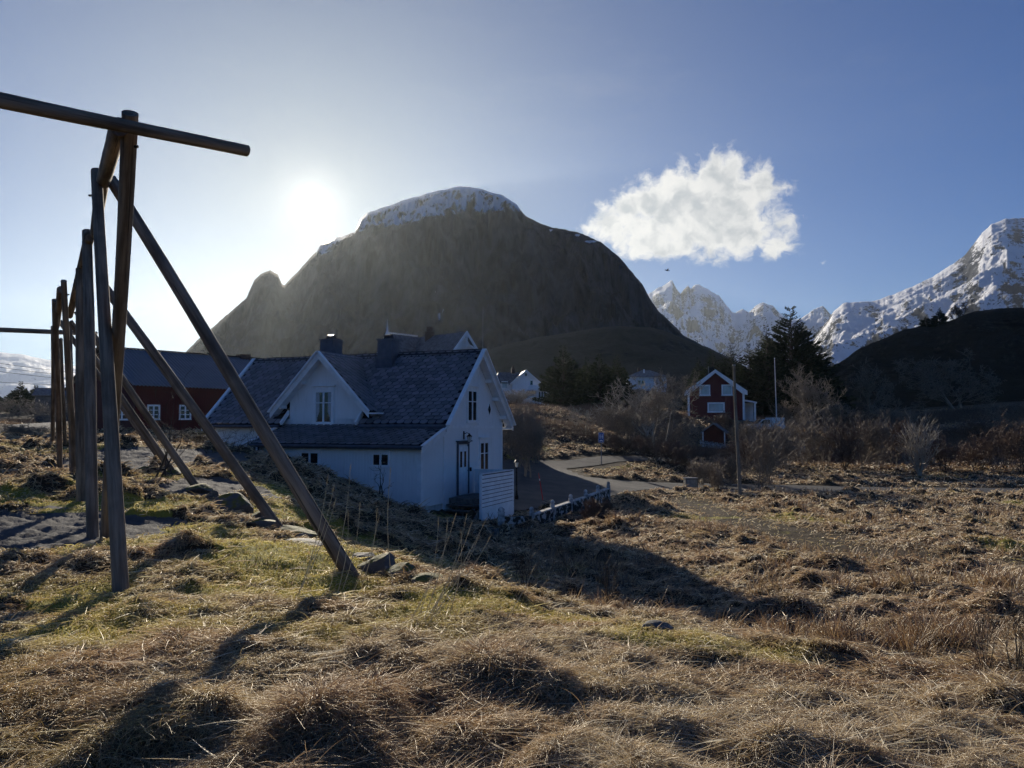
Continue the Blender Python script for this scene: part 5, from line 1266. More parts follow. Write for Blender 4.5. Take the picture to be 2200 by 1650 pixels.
def hair(name, X, Y, L, ang, el0, el1, rad, tint, green, npt=4, cling=1.0, sway=0.5, sd=0):
    """X, Y roots; L length; ang heading; el0/el1 rise angle at root/tip; blades cling to the ground they fall on"""
    rg_ = np.random.default_rng(sd); n = len(X); P_ = np.zeros((n, npt, 3))
    z0 = H(X, Y) - 0.012; x, y, z = X.copy(), Y.copy(), z0.copy(); P_[:, 0] = np.stack([x, y, z], 1)
    a = ang.copy(); step = L / (npt - 1)
    for j in range(1, npt):
        s = (j - 0.5) / (npt - 1); el = el0 + (el1 - el0) * s; a = a + rg_.normal(0, sway / npt, n)
        x = x + np.sin(a) * np.cos(el) * step; y = y + np.cos(a) * np.cos(el) * step; z = z + np.sin(el) * step
        if cling > 0: z = np.maximum(z, H(x, y) + 0.006 + rg_.uniform(0, 0.03, n) * cling)
        P_[:, j] = np.stack([x, y, z], 1)
    c = bpy.data.hair_curves.new(name); c.add_curves([npt] * n)
    pa = c.attributes.get('position') or c.attributes.new('position', 'FLOAT_VECTOR', 'POINT')
    pa.data.foreach_set('vector', P_.astype(np.float32).ravel())
    ra = c.attributes.get('radius') or c.attributes.new('radius', 'FLOAT', 'POINT')
    prof = np.interp(np.linspace(0, 1, npt), [0, 0.5, 1.0], [1.0, 0.85, 0.12])
    ra.data.foreach_set('value', (rad[:, None] * prof[None]).astype(np.float32).ravel())
    for nm, v in (('tint', tint), ('green', green)):
        at = c.attributes.new(nm, 'FLOAT', 'CURVE'); at.data.foreach_set('value', v.astype(np.float32))
    c.materials.append(M['grass']); o = bpy.data.objects.new(name, c); COL.objects.link(o); tag(o, kind='stuff'); return o
def scatter(n, r0, r1, half=41.0, sd=1):
    g_ = np.random.default_rng(sd); a = g_.uniform(-R(half), R(half), n); r = np.exp(g_.uniform(math.log(r0), math.log(r1), n)); return r * np.sin(a), r * np.cos(a), r, g_
def near_house(x, y):
    u_ = (x - hb.x) * 0.924 - (y - hb.y) * 0.382; v_ = (x - hb.x) * 0.382 + (y - hb.y) * 0.924
    return ((u_ > -12.0) & (u_ < 0.2) & (v_ > 0.2) & (v_ < 6.6)) | ((u_ > -7.7) & (u_ < 0.1) & (v_ > -1.5) & (v_ < 0.4)) | ((u_ > 0) & (u_ < 1.95) & (v_ > -0.9) & (v_ < 3.3))
NB = 1150000
X, Y, r, g_ = scatter(NB, 1.9, 78.0, sd=11)
pv_, br_, mo_ = paved(X, Y), bare(X, Y), mossy(X, Y)
pathm = 1 - sstep(dist_line(X, Y, PATH) + 0.8 * fbm(X * .6, Y * .6, 3, 206), 0.7, 1.9)
clump = sstep(fbm(X * 1.3, Y * 1.3, 3, 200), -0.55, 0.05)
keepm = (g_.uniform(0, 1, NB) > pv_ * 1.5) & (g_.uniform(0, 1, NB) > br_ * 1.25) & (g_.uniform(0, 1, NB) > mo_ * 0.80) & (g_.uniform(0, 1, NB) > pathm * 0.95) & (g_.uniform(0, 1, NB) < 0.35 + 0.65 * clump) & ~near_house(X, Y)
X, Y, r, mo_ = X[keepm], Y[keepm], r[keepm], mo_[keepm]; n = len(X)
wx, wy, _ = tuft_field(X, Y)
d1, bx1, by1, q1_ = worley(wx, wy, 0.42, 1); d2, bx2, by2, q2_ = worley(wx, wy, 1.15, 2)
flow = fbm(X * 0.22, Y * 0.22, 3, 210) * 4.0 + 2.2
big = sstep(q2_, 0.40, 1.0) * np.exp(-(d2 / 0.42) ** 2)
radial1 = np.arctan2(bx1, by1); radial2 = np.arctan2(bx2, by2)
vx = np.sin(radial1) * (0.9 * q1_) + np.sin(radial2) * big * 1.4 + np.sin(flow) * 0.75
vy = np.cos(radial1) * (0.9 * q1_) + np.cos(radial2) * big * 1.4 + np.cos(flow) * 0.75
ang = np.arctan2(vx, vy) + g_.normal(0, 1.05, n)
cen = np.maximum(np.exp(-(d1 / 0.11) ** 2) * q1_, np.exp(-(d2 / 0.22) ** 2) * sstep(q2_, 0.40, 1.0))
el0 = R(22) + R(26) * cen + np.abs(g_.normal(0, 0.35, n)); el1 = R(-40) + g_.normal(0, 0.45, n)
L = (0.035 + 0.10 * g_.uniform(0, 1, n) ** 1.5 + 0.07 * cen + 0.05 * big + 0.08 * sstep(r, 7, 25)) * (1 - 0.45 * mo_) * (1 + 0.3 * g_.normal(0, 1, n).clip(-1, 2))
stray = g_.uniform(0, 1, n) < 0.025; el0 = np.where(stray, R(60) + g_.normal(0, .3, n), el0); el1 = np.where(stray, R(20), el1); L = np.where(stray, L * 1.4, L)
lying = g_.uniform(0, 1, n) < 0.03; el0 = np.where(lying, R(8), el0); el1 = np.where(lying, R(2), el1); L = np.where(lying, g_.uniform(.12, .42, n), L); ang = np.where(lying, g_.uniform(0, 6.28, n), ang)
rad = np.clip(r * 0.00036, 0.0009, 0.020) * g_.uniform(0.5, 1.2, n) * np.where(lying, 1.5, 1)
patchy = fbm(X * 0.45, Y * 0.45, 4, 220)
tint = np.clip(0.53 + 0.30 * patchy + g_.normal(0, 0.22, n) + 0.08 * q1_ - 0.10 * (1 - clump[keepm]) + 0.3 * lying, 0, 1)
green = np.clip(mo_ * 0.7 * (g_.uniform(0, 1, n) < 0.75) + 0.3 * (g_.uniform(0, 1, n) < 0.03), 0, 1)
hair('grass', X, Y, np.maximum(L, 0.03), ang, el0, el1, rad, tint, green, npt=5, sd=12)
# coarser far grass
NF = 160000
X, Y, r, g_ = scatter(NF, 70.0, 150.0, half=37, sd=41); k_ = paved(X, Y) < .1; X, Y, r = X[k_], Y[k_], r[k_]; n = len(X)
hair('grass', X, Y, g_.uniform(.25, .6, n), g_.uniform(0, 6.28, n), R(55) + g_.normal(0, .3, n), R(-10) + g_.normal(0, .4, n), r * .00045, np.clip(.34 + .4 * fbm(X * .12, Y * .12, 4, 240) + g_.normal(0, .15, n), 0, 1), np.zeros(n), npt=3, cling=0, sd=42)
# short moss fuzz
NM = 220000
X, Y, r, g_ = scatter(NM, 2.2, 30.0, sd=21); mo_ = mossy(X, Y); k_ = (g_.uniform(0, 1, NM) < mo_ * (1 - sstep(r, 18, 30))) & (bare(X, Y) < .4); X, Y, r = X[k_], Y[k_], r[k_]; n = len(X)
hair('moss', X, Y, g_.uniform(0.015, 0.045, n), g_.uniform(0, 6.28, n), R(70) + g_.normal(0, .3, n), R(20) + g_.normal(0, .4, n), np.clip(r * 0.0004, 0.001, .012), np.clip(0.55 + 0.3 * g_.normal(0, 1, n), 0, 1), np.full(n, 0.95), npt=3, cling=0, sd=22)
# upright brown rushes in the wet meadow
NR = 330000
X, Y, r, g_ = scatter(NR, 8.5, 70.0, sd=31)
rush = sstep(fbm(X * 0.28, Y * 0.42, 4, 230), 0.08, 0.38) * sstep(X + Y * 0.12, 0.5, 3.5); d3, bx3, by3, q3_ = worley(X, Y, 0.55, 7)
k_ = (g_.uniform(0, 1, NR) < rush * np.exp(-(d3 / 0.17) ** 2) * 1.3) & (paved(X, Y) < .05) & (dist_line(X, Y, PATH) > 1.2); X, Y, r, bx3, by3 = X[k_], Y[k_], r[k_], bx3[k_], by3[k_]; n = len(X)
hair('rushes', X, Y, g_.uniform(0.22, 0.46, n), np.arctan2(bx3, by3) + g_.normal(0, .4, n), R(74) + g_.normal(0, .15, n), R(48) + g_.normal(0, .3, n), np.clip(r * 0.0004, 0.0012, .016), np.clip(0.34 + 0.16 * g_.normal(0, 1, n), 0, 1), np.zeros(n), npt=4, cling=0, sway=.2, sd=32)

# ------------------------------------------------------------------ trees and shrubs
def sticks(name, A_, B_, ra, rb_, mat, parent, sides=3):
    """thin tapering rods from A_ to B_ as one mesh"""
    A_, B_ = np.asarray(A_, float), np.asarray(B_, float); n = len(A_); t = B_ - A_; ln = np.linalg.norm(t, axis=1, keepdims=True); t = t / np.maximum(ln, 1e-6)
    ref = np.where(np.abs(t[:, 2:3]) < 0.9, np.array([[0, 0, 1.0]]), np.array([[1.0, 0, 0]])); u = np.cross(t, ref); u /= np.linalg.norm(u, axis=1, keepdims=True); v = np.cross(t, u)
    ra, rb_ = np.asarray(ra, float)[:, None], np.asarray(rb_, float)[:, None]; ring = []
    for c_, r_ in ((A_, ra), (B_, rb_)):
        for j in range(sides):
            a = 2 * math.pi * j / sides; ring.append(c_ + (u * math.cos(a) + v * math.sin(a)) * r_)
    V = np.stack(ring, 1).reshape(-1, 3); base = np.arange(n)[:, None] * 2 * sides; F = []
    for j in range(sides): k = (j + 1) % sides; F.append(np.concatenate([base + j, base + k, base + sides + k, base + sides + j], 1))
    return mesh_np(name, V, np.stack(F, 1).reshape(-1, 4), mat, parent)

def bare_tree(name, label, cat, base, h, w, seed, stems=5, mat='twig', depth=5, trunk_r=0.06, spread=0.45, group=None, dense=3, lean=(0, 0), up=0.12, first=0.30, twig_r=0.008, wig=0.25):
    rg_ = np.random.default_rng(seed); root = empty(name, base); tag(root, label, cat, group)
    segs = {0: [], 1: []}
    sc_ = np.array([w / 2 / (h * 0.55), w / 2 / (h * 0.55), 1.0])
    # breadth first growth, arrays per level
    P0 = rg_.normal(0, 0.03 * w, (stems, 3)); P0[:, 2] = -0.1
    D0 = rg_.normal(0, spread, (stems, 3)); D0[:, 2] = 1.0; D0[:, 0] += lean[0]; D0[:, 1] += lean[1]; D0 /= np.linalg.norm(D0, axis=1, keepdims=True)
    Lh = np.full(stems, h * first) * rg_.uniform(.75, 1.15, stems); Rr = np.full(stems, trunk_r) * rg_.uniform(.6, 1.1, stems)
    for lv in range(depth):
        ns = 3; p, d = P0.copy(), D0.copy(); r0 = Rr.copy(); starts = []
        for k in range(ns):
            d = d + rg_.normal(0, wig * (0.5 + 0.2 * lv), d.shape) ; d[:, 2] += up; d /= np.linalg.norm(d, axis=1, keepdims=True)
            q = p + d * (Lh / ns)[:, None] * np.array([1, 1, 1]); r1 = np.maximum(r0 * 0.82, twig_r * .6)
            segs[0 if lv < 2 else 1].append((p.copy(), q.copy(), r0.copy(), r1.copy())); starts.append((q.copy(), d.copy(), r1.copy())); p, r0 = q, r1
        if lv == depth - 1: break
        nP, nD, nL, nR = [], [], [], []
        kids = dense if lv < depth - 2 else dense + 1
        for c_ in range(kids):
            wh = rg_.integers(0, 3, len(P0)) if c_ else np.full(len(P0), 2); q = np.stack([s[0] for s in starts], 1)[np.arange(len(P0)), wh]; dd = np.stack([s[1] for s in starts], 1)[np.arange(len(P0)), wh]; rr2 = np.stack([s[2] for s in starts], 1)[np.arange(len(P0)), wh]
            side = rg_.normal(0, 1, dd.shape); side -= dd * (side * dd).sum(1, keepdims=True); side /= np.linalg.norm(side, axis=1, keepdims=True)
            nd = dd + side * (0.30 if c_ == 0 else rg_.uniform(.5, 1.1, (len(dd), 1))); nd[:, 2] += 0.05; nd /= np.linalg.norm(nd, axis=1, keepdims=True)
            nP.append(q); nD.append(nd); nL.append(Lh * rg_.uniform(.55, .85, len(Lh))); nR.append(np.maximum(rr2 * rg_.uniform(.5, .75, len(rr2)), twig_r))
        P0, D0, Lh, Rr = map(np.concatenate, (nP, nD, nL, nR))
    allp = np.concatenate([s[1] for k in (0, 1) for s in segs[k]]); 
    hx = np.percentile(np.abs(allp[:, 0] - np.median(allp[:, 0]) * 0), 98.5); hz = np.percentile(allp[:, 2], 99.3); S = np.array([w / 2 / hx, w / 2 / hx, h / hz])
    d_big = mat in ('twig', 'twig_pale')
    for k, nm, mt in ((0, 'trunk', mat if d_big else 'bark_dark'), (1, 'branches', mat)):
        if not segs[k]: continue
        A_ = np.concatenate([s[0] for s in segs[k]]) * S; B_ = np.concatenate([s[1] for s in segs[k]]) * S
        sticks(nm, A_, B_, np.concatenate([s[2] for s in segs[k]]), np.concatenate([s[3] for s in segs[k]]), M[mt], root, 5 if k == 0 else 3)
    return root

def spruce(name, label, base, h, w, seed, group=None, n=2600, spray=0.34, bare_low=0.06, ragged=0.16, cat='spruce tree', mat='needles', power=1.0):
    rg_ = np.random.default_rng(seed); root = empty(name, base); tag(root, label, cat, group)
    m = MB(); m.tube([(0, 0, -.3), (0.02 * w, 0, h * .5), (0, 0, h * .98)], [h * .022, h * .013, .015], 8); m.build('trunk', M['bark_dark'], root)
    # branches in loose whorls
    nb = int(50 + h * 22); t = 1 - (1 - bare_low) * np.linspace(0.0004, 1, nb) ** .8; t = t + rg_.normal(0, .012, nb); t = t.clip(bare_low, .985)
    az = rg_.uniform(0, 2 * np.pi, nb); ln = (w / 2) * (1 - t) ** power * (1 + rg_.normal(0, ragged, nb).clip(-.5, .5)); ln = np.maximum(ln, w * .045)
    droop = rg_.uniform(-.22, .02, nb) * (1 - t) + .40 * t
    n = int(n * 2.0); pb = ln ** .8 + .2; pb = pb / pb.sum(); which = rg_.choice(nb, n, p=pb); s = rg_.uniform(.12, 1.0, n) ** .7
    A_ = np.zeros((n, 3)); L_ = ln[which]; a_ = az[which]
    A_[:, 0] = np.cos(a_) * L_ * s; A_[:, 1] = np.sin(a_) * L_ * s; A_[:, 2] = t[which] * h + L_ * s * droop[which] + L_ * s * s * .18
    # every spray is a narrow drooping tuft, two crossed leaf-sized faces
    out = np.stack([np.cos(a_), np.sin(a_), droop[which]], 1); sd_ = rg_.normal(0, .50, (n, 3)); sd_[:, 2] = sd_[:, 2] * .35 - .10; dirv = out + sd_; dirv /= np.linalg.norm(dirv, axis=1, keepdims=True)
    ls = spray * rg_.uniform(.6, 1.3, n) * np.clip(L_ / (w * .22), .38, 1.1); nrm_ = rg_.normal(0, .5, (n, 3)); nrm_[:, 2] += .5; sdv = np.cross(dirv, nrm_); sdv /= np.linalg.norm(sdv, axis=1, keepdims=True)
    wd = ls * .26; e1 = A_ + dirv * ls[:, None]; mid = A_ + dirv * (ls * .45)[:, None]; mid[:, 2] -= ls * .06
    V = np.stack([A_, mid + sdv * wd[:, None], e1, mid - sdv * wd[:, None]], 1).reshape(-1, 3); F = np.arange(4 * n).reshape(n, 4)
    crown = mesh_np('crown', V, F, M[mat], root)
    ends = np.stack([np.cos(az) * ln, np.sin(az) * ln, t * h + ln * droop + ln * .15], 1); st = np.stack([0 * az, 0 * az, t * h], 1)
    sticks('branches', st, ends, ln * .014 + .008, ln * 0 + .006, M['bark_dark'], root, 3); return root

def topz(py, base, d): return P(CXP, py, d).z - base.z
def spr(px, py_top, py_base, d, wpx, seed, label, on=None, **kw):
    b = P(px, on, d) if on else G(px, py_base, d); wpx *= 1.18; h = topz(py_top, b, d) * (1.0 if on else 1.03); return spruce('spruce_tree', label, b, max(h, 1.0), wpx * d / FPX, seed, **kw)
def bt(px, py_top, py_base, d, wpx, seed, label, name='bare_tree', cat='bare tree', on=None, **kw):
    b = P(px, on, d) if on else G(px, py_base, d); h = topz(py_top, b, d); return bare_tree(name, label, cat, b, max(h, .6), wpx * d / FPX, seed, **kw)

gS = 'dark spruces beyond the road'
spr(1210, 746, 886, 108, 105, 1, 'broad dark spruce beside the white farmhouse, left of its clump', group=gS, n=5200, spray=.5)
spr(1262, 772, 886, 112, 75, 2, 'ragged dark spruce second from the left in the clump by the farmhouse', group=gS, n=3400, spray=.5)
spr(1288, 764, 886, 108, 90, 3, 'tall dark spruce third from the left in the clump by the farmhouse', group=gS, n=4200, spray=.5)
spr(1325, 768, 890, 112, 80, 4, 'rightmost dark spruce of the clump, behind the big willow', group=gS, n=3600, spray=.5)
spr(1702, 668, 905, 118, 190, 5, 'tallest spruce with a thin leading shoot, behind the crimson house', group=gS, n=15000, spray=.62, power=.92)
spr(1650, 704, 900, 114, 110, 6, 'dark spruce just left of the tallest one, behind the flagpole', group=gS, n=5600, spray=.52)
spr(1765, 752, 905, 122, 95, 7, 'lower spruce on the right flank of the tallest one', group=gS, n=4200, spray=.5)
spr(1612, 742, 898, 116, 100, 8, 'bushy spruce rising right of the crimson gable', group=gS, n=4600, spray=.5)
spr(1572, 742, 890, 124, 85, 9, 'spruce rising behind the peak of the crimson gable', group=gS, n=4000, spray=.5)
spr(1532, 758, 890, 126, 100, 10, 'lower spruce left of the crimson chimney', group=gS, n=4000, spray=.6, mat='needles')
spr(1735, 735, 905, 124, 110, 31, 'spruce pressed against the right side of the tallest one', group=gS, n=4600, spray=.52)
for i_, (a_, t_, w_) in enumerate([(1502, 772, 60), (1555, 760, 80), (1590, 765, 80), (1632, 735, 80), (1675, 720, 90), (1782, 772, 60), (1245, 790, 80), (1305, 790, 80)]):
    spr(a_, t_, 900, 130 if a_ > 1400 else 118, w_, 200 + i_, ['dark spruce peeping out at the far left of the crimson house', 'spruce top between the crimson chimney and gable', 'spruce filling behind the right slope of the crimson roof', 'spruce between the bushy one and the flagpole',
        'spruce tucked behind the flagpole top', 'last low spruce at the right end of the stand', 'low spruce filling the gap in the clump by the farmhouse', 'low spruce behind the rightmost pair of the farmhouse clump'][i_], group=gS, n=3200, spray=.55)
spr(1990, 679, 715, 232, 26, 11, 'smaller left one of the two lone spruces on the dark hill', group='lone spruces on the hill', on=709, n=1500, spray=.5)
spr(2019, 661, 712, 232, 38, 12, 'larger right one of the two lone spruces on the dark hill', group='lone spruces on the hill', on=708, n=2200, spray=.55)
for i, (px_, t_, w_) in enumerate([(42, 822, 46), (75, 830, 40), (104, 838, 34), (22, 845, 36), (130, 836, 30), (152, 845, 30), (-30, 832, 50)]):
    spr(px_, t_, 905, 150 + i * 4, w_, 50 + i, ['tallest dark conifer left of the rack', 'second conifer from the left edge in the far grove', 'small conifer of the far grove nearest the rack poles', 'low conifer at the left end of the far grove',
        'conifer seen between the two farthest rack poles', 'conifer seen right of the farthest rack poles', 'conifer at the left frame edge of the far grove'][i], group='far conifers on the left', n=1800, spray=.7)
bt(2055, 654, 696, 233, 36, 13, 'small bare round tree next to the two lone spruces on the hill', on=693, stems=3, twig_r=.05, depth=6, mat='bark_dark')
# large bare trees
bt(1352, 838, 1003, 70, 150, 14, 'big leaning many-stemmed willow behind the blue sign', name='willow', cat='willow', stems=6, depth=6, dense=3, trunk_r=.12, lean=(-.2, 0), twig_r=.020, mat='twig', up=.10, spread=.35)
bt(1420, 800, 1032, 62, 170, 15, 'tall spreading bare tree right of the leaning willow', stems=2, depth=7, dense=3, trunk_r=.15, twig_r=.017, mat='twig', spread=.2, up=.10)
bt(1395, 815, 1000, 84, 200, 16, 'wide pale bare tree in front of the hip-roofed house', stems=5, depth=6, dense=3, trunk_r=.13, twig_r=.026, mat='twig_pale', up=.14)
bt(1262, 872, 965, 76, 90, 17, 'thin bare tree with two stems left of the blue sign', stems=2, depth=6, trunk_r=.07, twig_r=.010, mat='twig_pale')
bt(1130, 880, 1060, 46, 110, 18, 'bushy bare tree hiding behind the corner of the white house', stems=4, depth=7, trunk_r=.06, twig_r=.007, mat='twig')
bt(1090, 905, 1010, 58, 90, 19, 'dark bare shrub on the bank behind the lamp post', name='shrub', cat='shrub', stems=6, depth=6, twig_r=.009)
bt(1112, 838, 878, 112, 85, 20, 'silvery bare bushes in front of the white farmhouse', name='shrub', cat='shrub', stems=8, depth=6, dense=3, twig_r=.020, mat='twig_pale')
bt(2052, 762, 905, 128, 205, 21, 'great round-crowned bare tree below the dark hill', stems=4, depth=7, dense=3, trunk_r=.26, twig_r=.036, mat='twig', up=.02, spread=.35)
bt(1878, 780, 905, 128, 130, 22, 'round bare tree left of the great one below the hill', stems=4, depth=6, dense=3, trunk_r=.2, twig_r=.038, mat='twig', up=.05)
bt(1748, 788, 960, 92, 120, 23, 'dense bare tree in front of the tallest spruce', stems=4, depth=6, dense=3, trunk_r=.16, twig_r=.028, mat='twig', up=.10)
bt(1975, 892, 1012, 58, 80, 24, 'pale many-stemmed vase-shaped shrub beyond the road', name='shrub', cat='shrub', stems=14, depth=4, dense=3, trunk_r=.06, twig_r=.018, mat='twig_pale', spread=.28, up=.10, first=.45, wig=.12)
gT = 'bare thicket along the road'
spots = [(1505, 985, 1045, 50, 70, 'twig'), (1540, 985, 1062, 46, 60, 'twig'), (1480, 960, 1040, 56, 70, 'twig_red'), (1568, 975, 1050, 50, 60, 'twig'), (1630, 905, 1062, 46, 90, 'twig'), (1655, 930, 1055, 50, 80, 'twig'),
         (1690, 900, 1020, 60, 90, 'twig'), (1725, 880, 1005, 66, 100, 'twig'), (1770, 890, 1005, 66, 90, 'twig'), (1815, 895, 1008, 62, 80, 'twig_red'), (1850, 905, 1005, 64, 90, 'twig'), (1885, 885, 1008, 64, 90, 'twig'),
         (1920, 900, 1005, 66, 80, 'twig_red'), (1600, 940, 1020, 62, 80, 'twig_red'), (1445, 940, 1030, 58, 70, 'twig_red'), (2030, 930, 1008, 60, 90, 'twig_red'), (2090, 940, 1008, 62, 90, 'twig_red'), (2150, 905, 1005, 60, 100, 'twig_red'),
         (2200, 900, 1005, 58, 110, 'twig_red'), (2110, 900, 960, 85, 110, 'twig_red'), (2180, 860, 940, 95, 120, 'twig'), (1560, 885, 930, 92, 70, 'twig_red'), (1610, 905, 960, 84, 80, 'twig'), (1660, 900, 970, 80, 80, 'twig_red'),
         (1455, 900, 985, 72, 80, 'twig'), (1800, 860, 930, 100, 110, 'twig'), (1850, 880, 940, 98, 90, 'twig_red'), (1920, 870, 935, 100, 100, 'twig'), (1700, 860, 930, 96, 80, 'twig'), (1340, 930, 1000, 66, 70, 'twig_red'),
         (1400, 945, 1020, 62, 60, 'twig_red'), (1268, 1072, 1125, 29.5, 45, 'twig_red'), (1300, 1075, 1112, 32, 40, 'twig_red')]
kinds_ = {'twig': 'grey brown', 'twig_red': 'reddish brown'}
where_ = ['just left of the cable cabinet', 'right of the cable cabinet', 'behind the cable cabinet', 'between cabinet and leaning pole', 'just right of the leaning pole', 'second right of the leaning pole', 'below the truck bonnet',
          'below the truck cargo cover', 'on the bank right of the truck', 'left of the vase-shaped shrub group', 'in the middle of the roadside row', 'nearest left of the vase-shaped shrub', 'touching the vase-shaped shrub', 'behind the leaning pole by the fence',
          'at the foot of the tall spreading tree', 'right of the vase-shaped shrub', 'second right of the vase-shaped shrub', 'in the right roadside growth', 'last in the right roadside growth', 'upslope in the right growth', 'topmost in the right growth',
          'beside the crimson house wall', 'in front of the porch', 'between shed and truck', 'left of the red shed', 'under the round bare tree', 'upslope of the roadside row', 'between the two round trees', 'at the flagpole foot', 'behind the blue sign post',
          'under the big willow', 'beyond the garden wall end post', 'right of the garden wall end', 'low beside the garden wall']
for i, (px_, t_, b_, d_, w_, mt) in enumerate(spots):
    bt(px_, t_, b_, d_, w_, 100 + i, f'{kinds_[mt]} bare shrub {where_[i]}', name='shrub', cat='shrub', group=gT, stems=9, depth=5, dense=3, trunk_r=.030, twig_r=.0070 + d_ * .00020, mat=mt, spread=.38, up=.10, first=.34, wig=.18)
bt(1112, 868, 1002, 52, 105, 68, 'dense tall bare bush tight against the far corner of the white house', name='shrub', cat='shrub', stems=6, depth=6, dense=3, trunk_r=.06, twig_r=.013, mat='twig')
bt(1150, 905, 1000, 56, 80, 69, 'lower bare bush right of the dense one at the house corner', name='shrub', cat='shrub', stems=8, depth=5, dense=4, trunk_r=.04, twig_r=.012, mat='twig')
# sapling against the white house and birch on the mound
bt(822, 975, 1092, 25.5, 62, 60, 'crooked little bare sapling in front of the white house wall', name='sapling', cat='sapling', stems=2, depth=4, dense=2, trunk_r=.045, twig_r=.007, mat='bark_dark', wig=.45, spread=.5, lean=(-.5, 0))
bt(352, 800, 1040, 18.5, 190, 61, 'slender bare birch sapling among the raking braces', name='sapling', cat='sapling', stems=4, depth=5, dense=2, trunk_r=.030, twig_r=.004, mat='bark_dark', spread=.35, wig=.2)
bt(505, 915, 985, 27, 130, 62, 'low bare bush before the left end of the white house', name='shrub', cat='shrub', stems=8, depth=4, dense=2, trunk_r=.018, twig_r=.005, mat='bark_dark', spread=.6)
bt(440, 915, 985, 26, 110, 63, 'low bare bush before the barn wall', name='shrub', cat='shrub', stems=8, depth=4, dense=2, trunk_r=.018, twig_r=.005, mat='bark_dark', spread=.6)
bt(2190, 1230, 1530, 5.6, 170, 64, 'dark bare twigs rising from the grass at the right edge', name='shrub', cat='shrub', stems=11, depth=4, dense=2, trunk_r=.006, twig_r=.0018, mat='bark_dark', spread=.22, up=.10, first=.5, wig=.10)
bt(2120, 1330, 1500, 6.0, 90, 65, 'short dark bare twigs left of the taller ones at the right edge', name='shrub', cat='shrub', stems=7, depth=3, dense=2, trunk_r=.005, twig_r=.0018, mat='bark_dark', spread=.2, first=.55, wig=.10)
bt(1310, 1180, 1275, 12, 60, 66, 'dark dead stems standing in the shaded hollow', name='shrub', cat='shrub', stems=12, depth=3, dense=2, trunk_r=.010, twig_r=.003, mat='bark_dark', spread=.22, first=.55, wig=.12)
bt(1130, 1150, 1260, 12, 70, 67, 'dead brown stems in the hollow below the garden wall', name='shrub', cat='shrub', stems=9, depth=3, dense=2, trunk_r=.008, twig_r=.003, mat='bark_dark', spread=.22, first=.55, wig=.12)
for i, (px_, t_, b_, d_, w_) in enumerate([(20, 855, 905, 110, 120), (90, 862, 905, 108, 110), (150, 860, 905, 112, 100), (60, 930, 955, 40, 130), (20, 928, 950, 38, 80)]):
    bt(px_, t_, b_, d_, w_, 80 + i, ['grey bare bushes below the far grove at the left edge', 'grey bare bushes below the middle of the far grove', 'grey bare bushes behind the farthest poles', 'low brown hedge beside the left road', 'low brown hedge at the left edge by the road'][i],
       name='shrub', cat='shrub', stems=9, depth=5, dense=3, trunk_r=.05, twig_r=.02 if d_ > 50 else .008, mat='twig', spread=.5)

# banks of low growth that nobody could count
def bank(name, cx, cy, rx, ry, n, hgt, seed, rot=0.0):
    g_ = np.random.default_rng(seed); a = g_.uniform(0, 6.283, n); q = np.sqrt(g_.uniform(0, 1, n)); lx, ly = np.cos(a) * q * rx, np.sin(a) * q * ry; cs, sn = math.cos(rot), math.sin(rot)
    x = cx + lx * cs - ly * sn; y = cy + lx * sn + ly * cs; k = paved(x, y) < .05; x, y = x[k], y[k]; n = len(x); z = H(x, y); top = hgt * (0.35 + 0.65 * np.clip(0.5 + fbm(x * .35, y * .35, 3, 300 + seed), 0, 1)) * (1 - q[k] ** 4 * .8)
    A_ = np.stack([x, y, z - .05], 1); d = np.stack([g_.normal(0, .35, n), g_.normal(0, .35, n), np.ones(n)], 1); B_ = A_ + d * (top * g_.uniform(.5, 1, n))[:, None]
    mid = A_ + (B_ - A_) * .5 + g_.normal(0, .06, (n, 3)); rr2 = np.full(n, .006 + math.hypot(cx, cy) * .00009)
    o = sticks(name, np.concatenate([A_, mid, mid]), np.concatenate([mid, B_, mid + (B_ - mid) * .6 + g_.normal(0, .16, (n, 3))]), np.concatenate([rr2, rr2 * .8, rr2 * .6]), np.concatenate([rr2 * .8, rr2 * .4, rr2 * .3]), M['twig_red'], None); tag(o, kind='stuff')
for i, (px_, py_, d_, rx, ry, n, hg) in enumerate([(1900, 990, 74, 16, 7, 9000, 1.3), (2150, 960, 84, 14, 10, 9000, 1.6), (1640, 965, 76, 9, 6, 6000, 1.6), (1430, 985, 72, 8, 6, 6000, 1.4), (1190, 950, 76, 8, 7, 5000, 1.0),
                                                   (1350, 900, 100, 9, 9, 5000, 1.8), (1800, 900, 108, 16, 9, 8000, 1.8), (2080, 890, 112, 18, 9, 8000, 1.8), (1090, 890, 100, 10, 8, 4000, 1.2), (60, 905, 100, 14, 8, 5000, 1.3), (1285, 1125, 29.5, 1.0, .7, 500, .35)]):
    c_ = P(px_, py_, d_); bank('undergrowth', c_.x, c_.y, rx, ry, n, hg, i)

